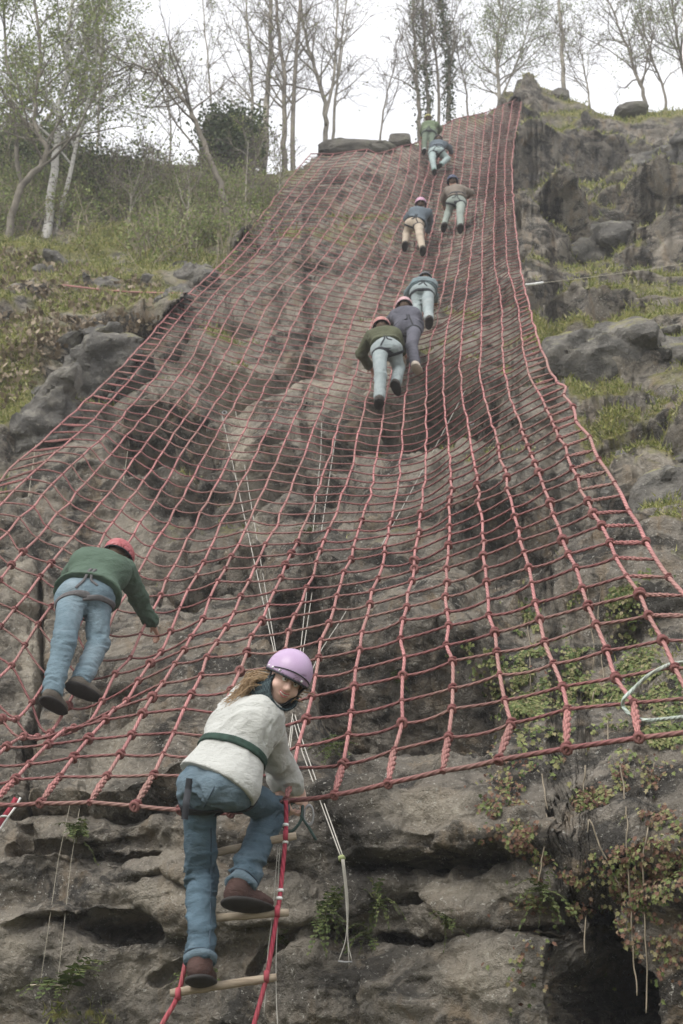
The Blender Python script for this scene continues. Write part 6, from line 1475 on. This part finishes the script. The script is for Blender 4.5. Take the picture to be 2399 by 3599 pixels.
for s_ in 'LR':
    e_ = J['ank' + s_] * .985 + J['kne' + s_] * .015
    band(T, e_, J['ank' + s_] - J['kne' + s_], .036, dcuff_m, "turn_up", wr, .13, .005)
    band(T, J['ank' + s_] * .93 + J['kne' + s_] * .07, J['ank' + s_] - J['kne' + s_], .005, dseam_m, "hem_stitching", wr, .13, .002)
sd_ = unit(np.cross(unit(J['ankL'] - J['kneL']), bk2)); sd_ = sd_ * np.sign(sd_ @ _R)
strap([T], [J['hipL'] * .55 + J['kneL'] * .45 + sd_ * .05, J['kneL'] + sd_ * .045, J['ankL'] * .9 + J['kneL'] * .1 + sd_ * .04], bk2, .006, dseam_m, "leg_seam", wr, .002, 30)
strap([T], [J['pel'] + W['spine'] * .02, J['pel'] - W['spine'] * .06, J['pel'] - W['spine'] * .13], bk2, .006, dseam_m, "seat_seam", wr, .002, 16)
gl_ = J['wriR'] + unit(J['hdR']) * .07
cbn = thing("carabiner_sling", "dark green sling and carabiner in the climbing woman's hand at the net's bottom rope", "sling", gl_ + [0, 0, -.15])
dgreen_m = plain("sling_dark_green", (.05, .085, .075))
Geo().tube(catmull(np.stack([gl_ + [-.02, -.02, .0], gl_ + [-.07, -.03, -.04], gl_ + [-.10, -.03, -.11], gl_ + [-.06, -.03, -.16], gl_ + [-.01, -.03, -.11], gl_ + [.0, -.02, -.03]]), 5), .0075, 6).build("sling", dgreen_m, cbn)
Geo().tube(catmull(np.stack([gl_ + [-.01, -.03, -.08], gl_ + [.03, -.03, -.14], gl_ + [.065, -.03, -.20]]), 4), .007, 6).build("tail", dgreen_m, cbn)
V, Q = torus(.032, .006, 14, 6); Geo().add(V[:, [0, 2, 1]] * [.7, 1, 1.5] + gl_ + [.03, -.03, -.08], Q).build("carabiner", steel_m, cbn)

# ---- everybody on the net (photograph positions)
def q(o, s, *p): return [(o[0] + a * s, o[1] + b * s) for a, b in p]
c3 = lambda *p: q((80, 1850), 520 / 1568, *p)
D = dict(zip(('hipL', 'hipR', 'kneL', 'ankL', 'kneR', 'ankR', 'neck', 'shL', 'shR', 'elbR', 'wriR', 'elbL', 'wriL', 'head'),
     c3((520, 760), (790, 765), (430, 1240), (310, 1770), (800, 1250), (610, 1650), (880, 350), (630, 360), (1070, 455), (1225, 760), (1370, 1040), (520, 520), (700, 700), (1005, 335))))
D.update(fdL=(.35, .9, .1), fdR=(.75, .65, .0), rsL=.02, rsR=-.02, rh=.10, f=(.45, .85, -.35), u=(.25, .42, .85), drL=.05, drR=.05)
climber("person in green jacket, jeans and red helmet bending forward low on the net", D, dict(jacket=green_m, trousers=denim2_m, boot=bootg_m, helmet=red_m, skin=skin2_m, web=webb_m, skirt=.160, jhem=.05, jack=1.12, arm=1.12, leg=1.0, nobelt=True, sc=1.04, hs=.93, hemtilt=-.1), .0085, LN=.52)
c4 = lambda *p: q((1200, 900), 400 / 1568, *p)
K_ = ('hipL', 'hipR', 'kneL', 'ankL', 'kneR', 'ankR', 'neck', 'shL', 'shR', 'elbL', 'wriL', 'elbR', 'wriR', 'head')
G2 = "climbers high on the net"
D = dict(zip(K_, c4((520, 1300), (715, 1290), (535, 1660), (520, 1960), (790, 1560), (745, 1750), (590, 1040), (400, 1110), (740, 1090), (270, 1350), (390, 1530), (800, 1260), (840, 1330), (550, 1000))))
D.update(fdL=(0, .8, .35), fdR=(.25, .85, .1))
climber("person in olive jacket, pale jeans and salmon helmet, lowest of three close together", D, dict(jacket=olive_m, trousers=denim3_m, boot=bootd_m, helmet=sal_m, skin=skin2_m, skirt=.14, jhem=.12, arm=1.1, nobelt=True), .013)
D = dict(zip(K_, c4((840, 1010), (1005, 1005), (850, 1250), (830, 1420), (965, 1240), (1015, 1490), (880, 760), (730, 820), (1000, 820), (640, 930), (650, 1040), (1060, 930), (1050, 1010), (865, 715))))
D.update(fdR=(.35, .85, .1), drL=.2)
climber("person all in dark slate clothes with a pink helmet, middle of three close together", D, dict(jacket=slate_m, trousers=slate_m, boot=shoew_m, solem=shoew_m, helmet=pnk_m, skin=skin2_m, skirt=.15, jhem=.0, arm=1.1, nobelt=True), .013)
D = dict(zip(K_, c4((1040, 510), (1190, 510), (1040, 730), (1050, 890), (1190, 730), (1205, 870), (1140, 370), (1020, 400), (1230, 400), (920, 510), (910, 600), (1265, 550), (1280, 620), (1150, 350))))
D.update(f=(0, .8, -.6), u=(0, .6, .8), rh=.16)
climber("person in teal jacket and pale jeans bent low, topmost of three close together", D, dict(jacket=teal_m, trousers=denim3_m, boot=bootd_m, helmet=blk_m, skin=skin2_m, skirt=.14, jhem=.14, arm=1.1), .013)
c5 = lambda *p: q((1350, 400), 350 / 1568, *p)
D = dict(zip(K_, c5((410, 1740), (540, 1755), (350, 1900), (330, 2040), (560, 1930), (600, 2110), (575, 1500), (450, 1540), (695, 1550), (350, 1660), (400, 1740), (720, 1690), (670, 1870), (575, 1440))))
D.update(u=(0, .2, 1), rh=.02)
climber("person in blue-grey jacket, beige trousers and mauve helmet, left of the upper pair", D, dict(jacket=blue_m, trousers=beige_m, boot=bootg_m, helmet=lav2_m, skin=skin2_m, skirt=.165, jhem=.06, arm=1.1, nobelt=True), .017)
D = dict(zip(K_, c5((1060, 1400), (1215, 1400), (1000, 1570), (950, 1740), (1190, 1590), (1200, 1760), (1120, 1150), (1000, 1210), (1250, 1200), (930, 1340), (950, 1440), (1365, 1240), (1310, 1310), (1075, 1080))))
D.update(u=(0, .2, 1), rh=.02)
climber("person in brown top, grey-green trousers and navy helmet, right of the upper pair", D, dict(jacket=brownv_m, trousers=grn_t, boot=bootd_m, helmet=nvy_m, skin=skin2_m, skirt=.14, jhem=.10, arm=1.1), .017)
D = dict(zip(K_, c5((650, 310), (765, 310), (635, 430), (630, 560), (745, 435), (725, 560), (705, 145), (630, 190), (820, 170), (595, 280), (600, 350), (880, 240), (850, 300), (690, 100))))
D.update(u=(0, .25, 1), rh=.03)
climber("person in light green jacket and yellow helmet just reaching the rim", D, dict(jacket=lgreen_m, trousers=moss_m, boot=sock_m, helmet=yel_m, skin=skin2_m, skirt=.15, jhem=.04, arm=1.1, nobelt=True), .022)
D = dict(zip(K_, c5((755, 620), (880, 600), (760, 740), (785, 880), (1000, 710), (890, 800), (850, 450), (770, 490), (955, 480), (740, 570), (750, 650), (1030, 540), (1060, 620), (850, 425))))
D.update(f=(0, .8, -.5), u=(0, .6, .8), rh=.12, fdR=(-.6, .7, 0))
climber("person in blue-grey jacket and pale teal trousers just below the yellow helmet", D, dict(jacket=blue_m, trousers=ptl_m, boot=shoeg_m, helmet=blk_m, skin=skin2_m, skirt=.14, jhem=.10, arm=1.1), .022)

# ---- thin spring haze between here and the rim
hz = bpy.data.materials.new("haze"); hz.use_nodes = True; hn = hz.node_tree.nodes; hn.clear()
ho = hn.new("ShaderNodeOutputMaterial"); hv = hn.new("ShaderNodeVolumePrincipled"); hv.inputs["Color"].default_value = (.93, .94, .96, 1); hv.inputs["Density"].default_value = 0.0020; hv.inputs["Anisotropy"].default_value = 0.0
hz.node_tree.links.new(hv.outputs[0], ho.inputs["Volume"])
bxv = np.array([(x, y, z) for x in (-75, 75) for y in (-75, 85) for z in (-1.5, 66)], float)
obj("haze", mesh_np("haze", bxv, np.array([(0, 1, 3, 2), (4, 6, 7, 5), (0, 4, 5, 1), (2, 3, 7, 6), (0, 2, 6, 4), (1, 5, 7, 3)]), [hz], False), kind="stuff")
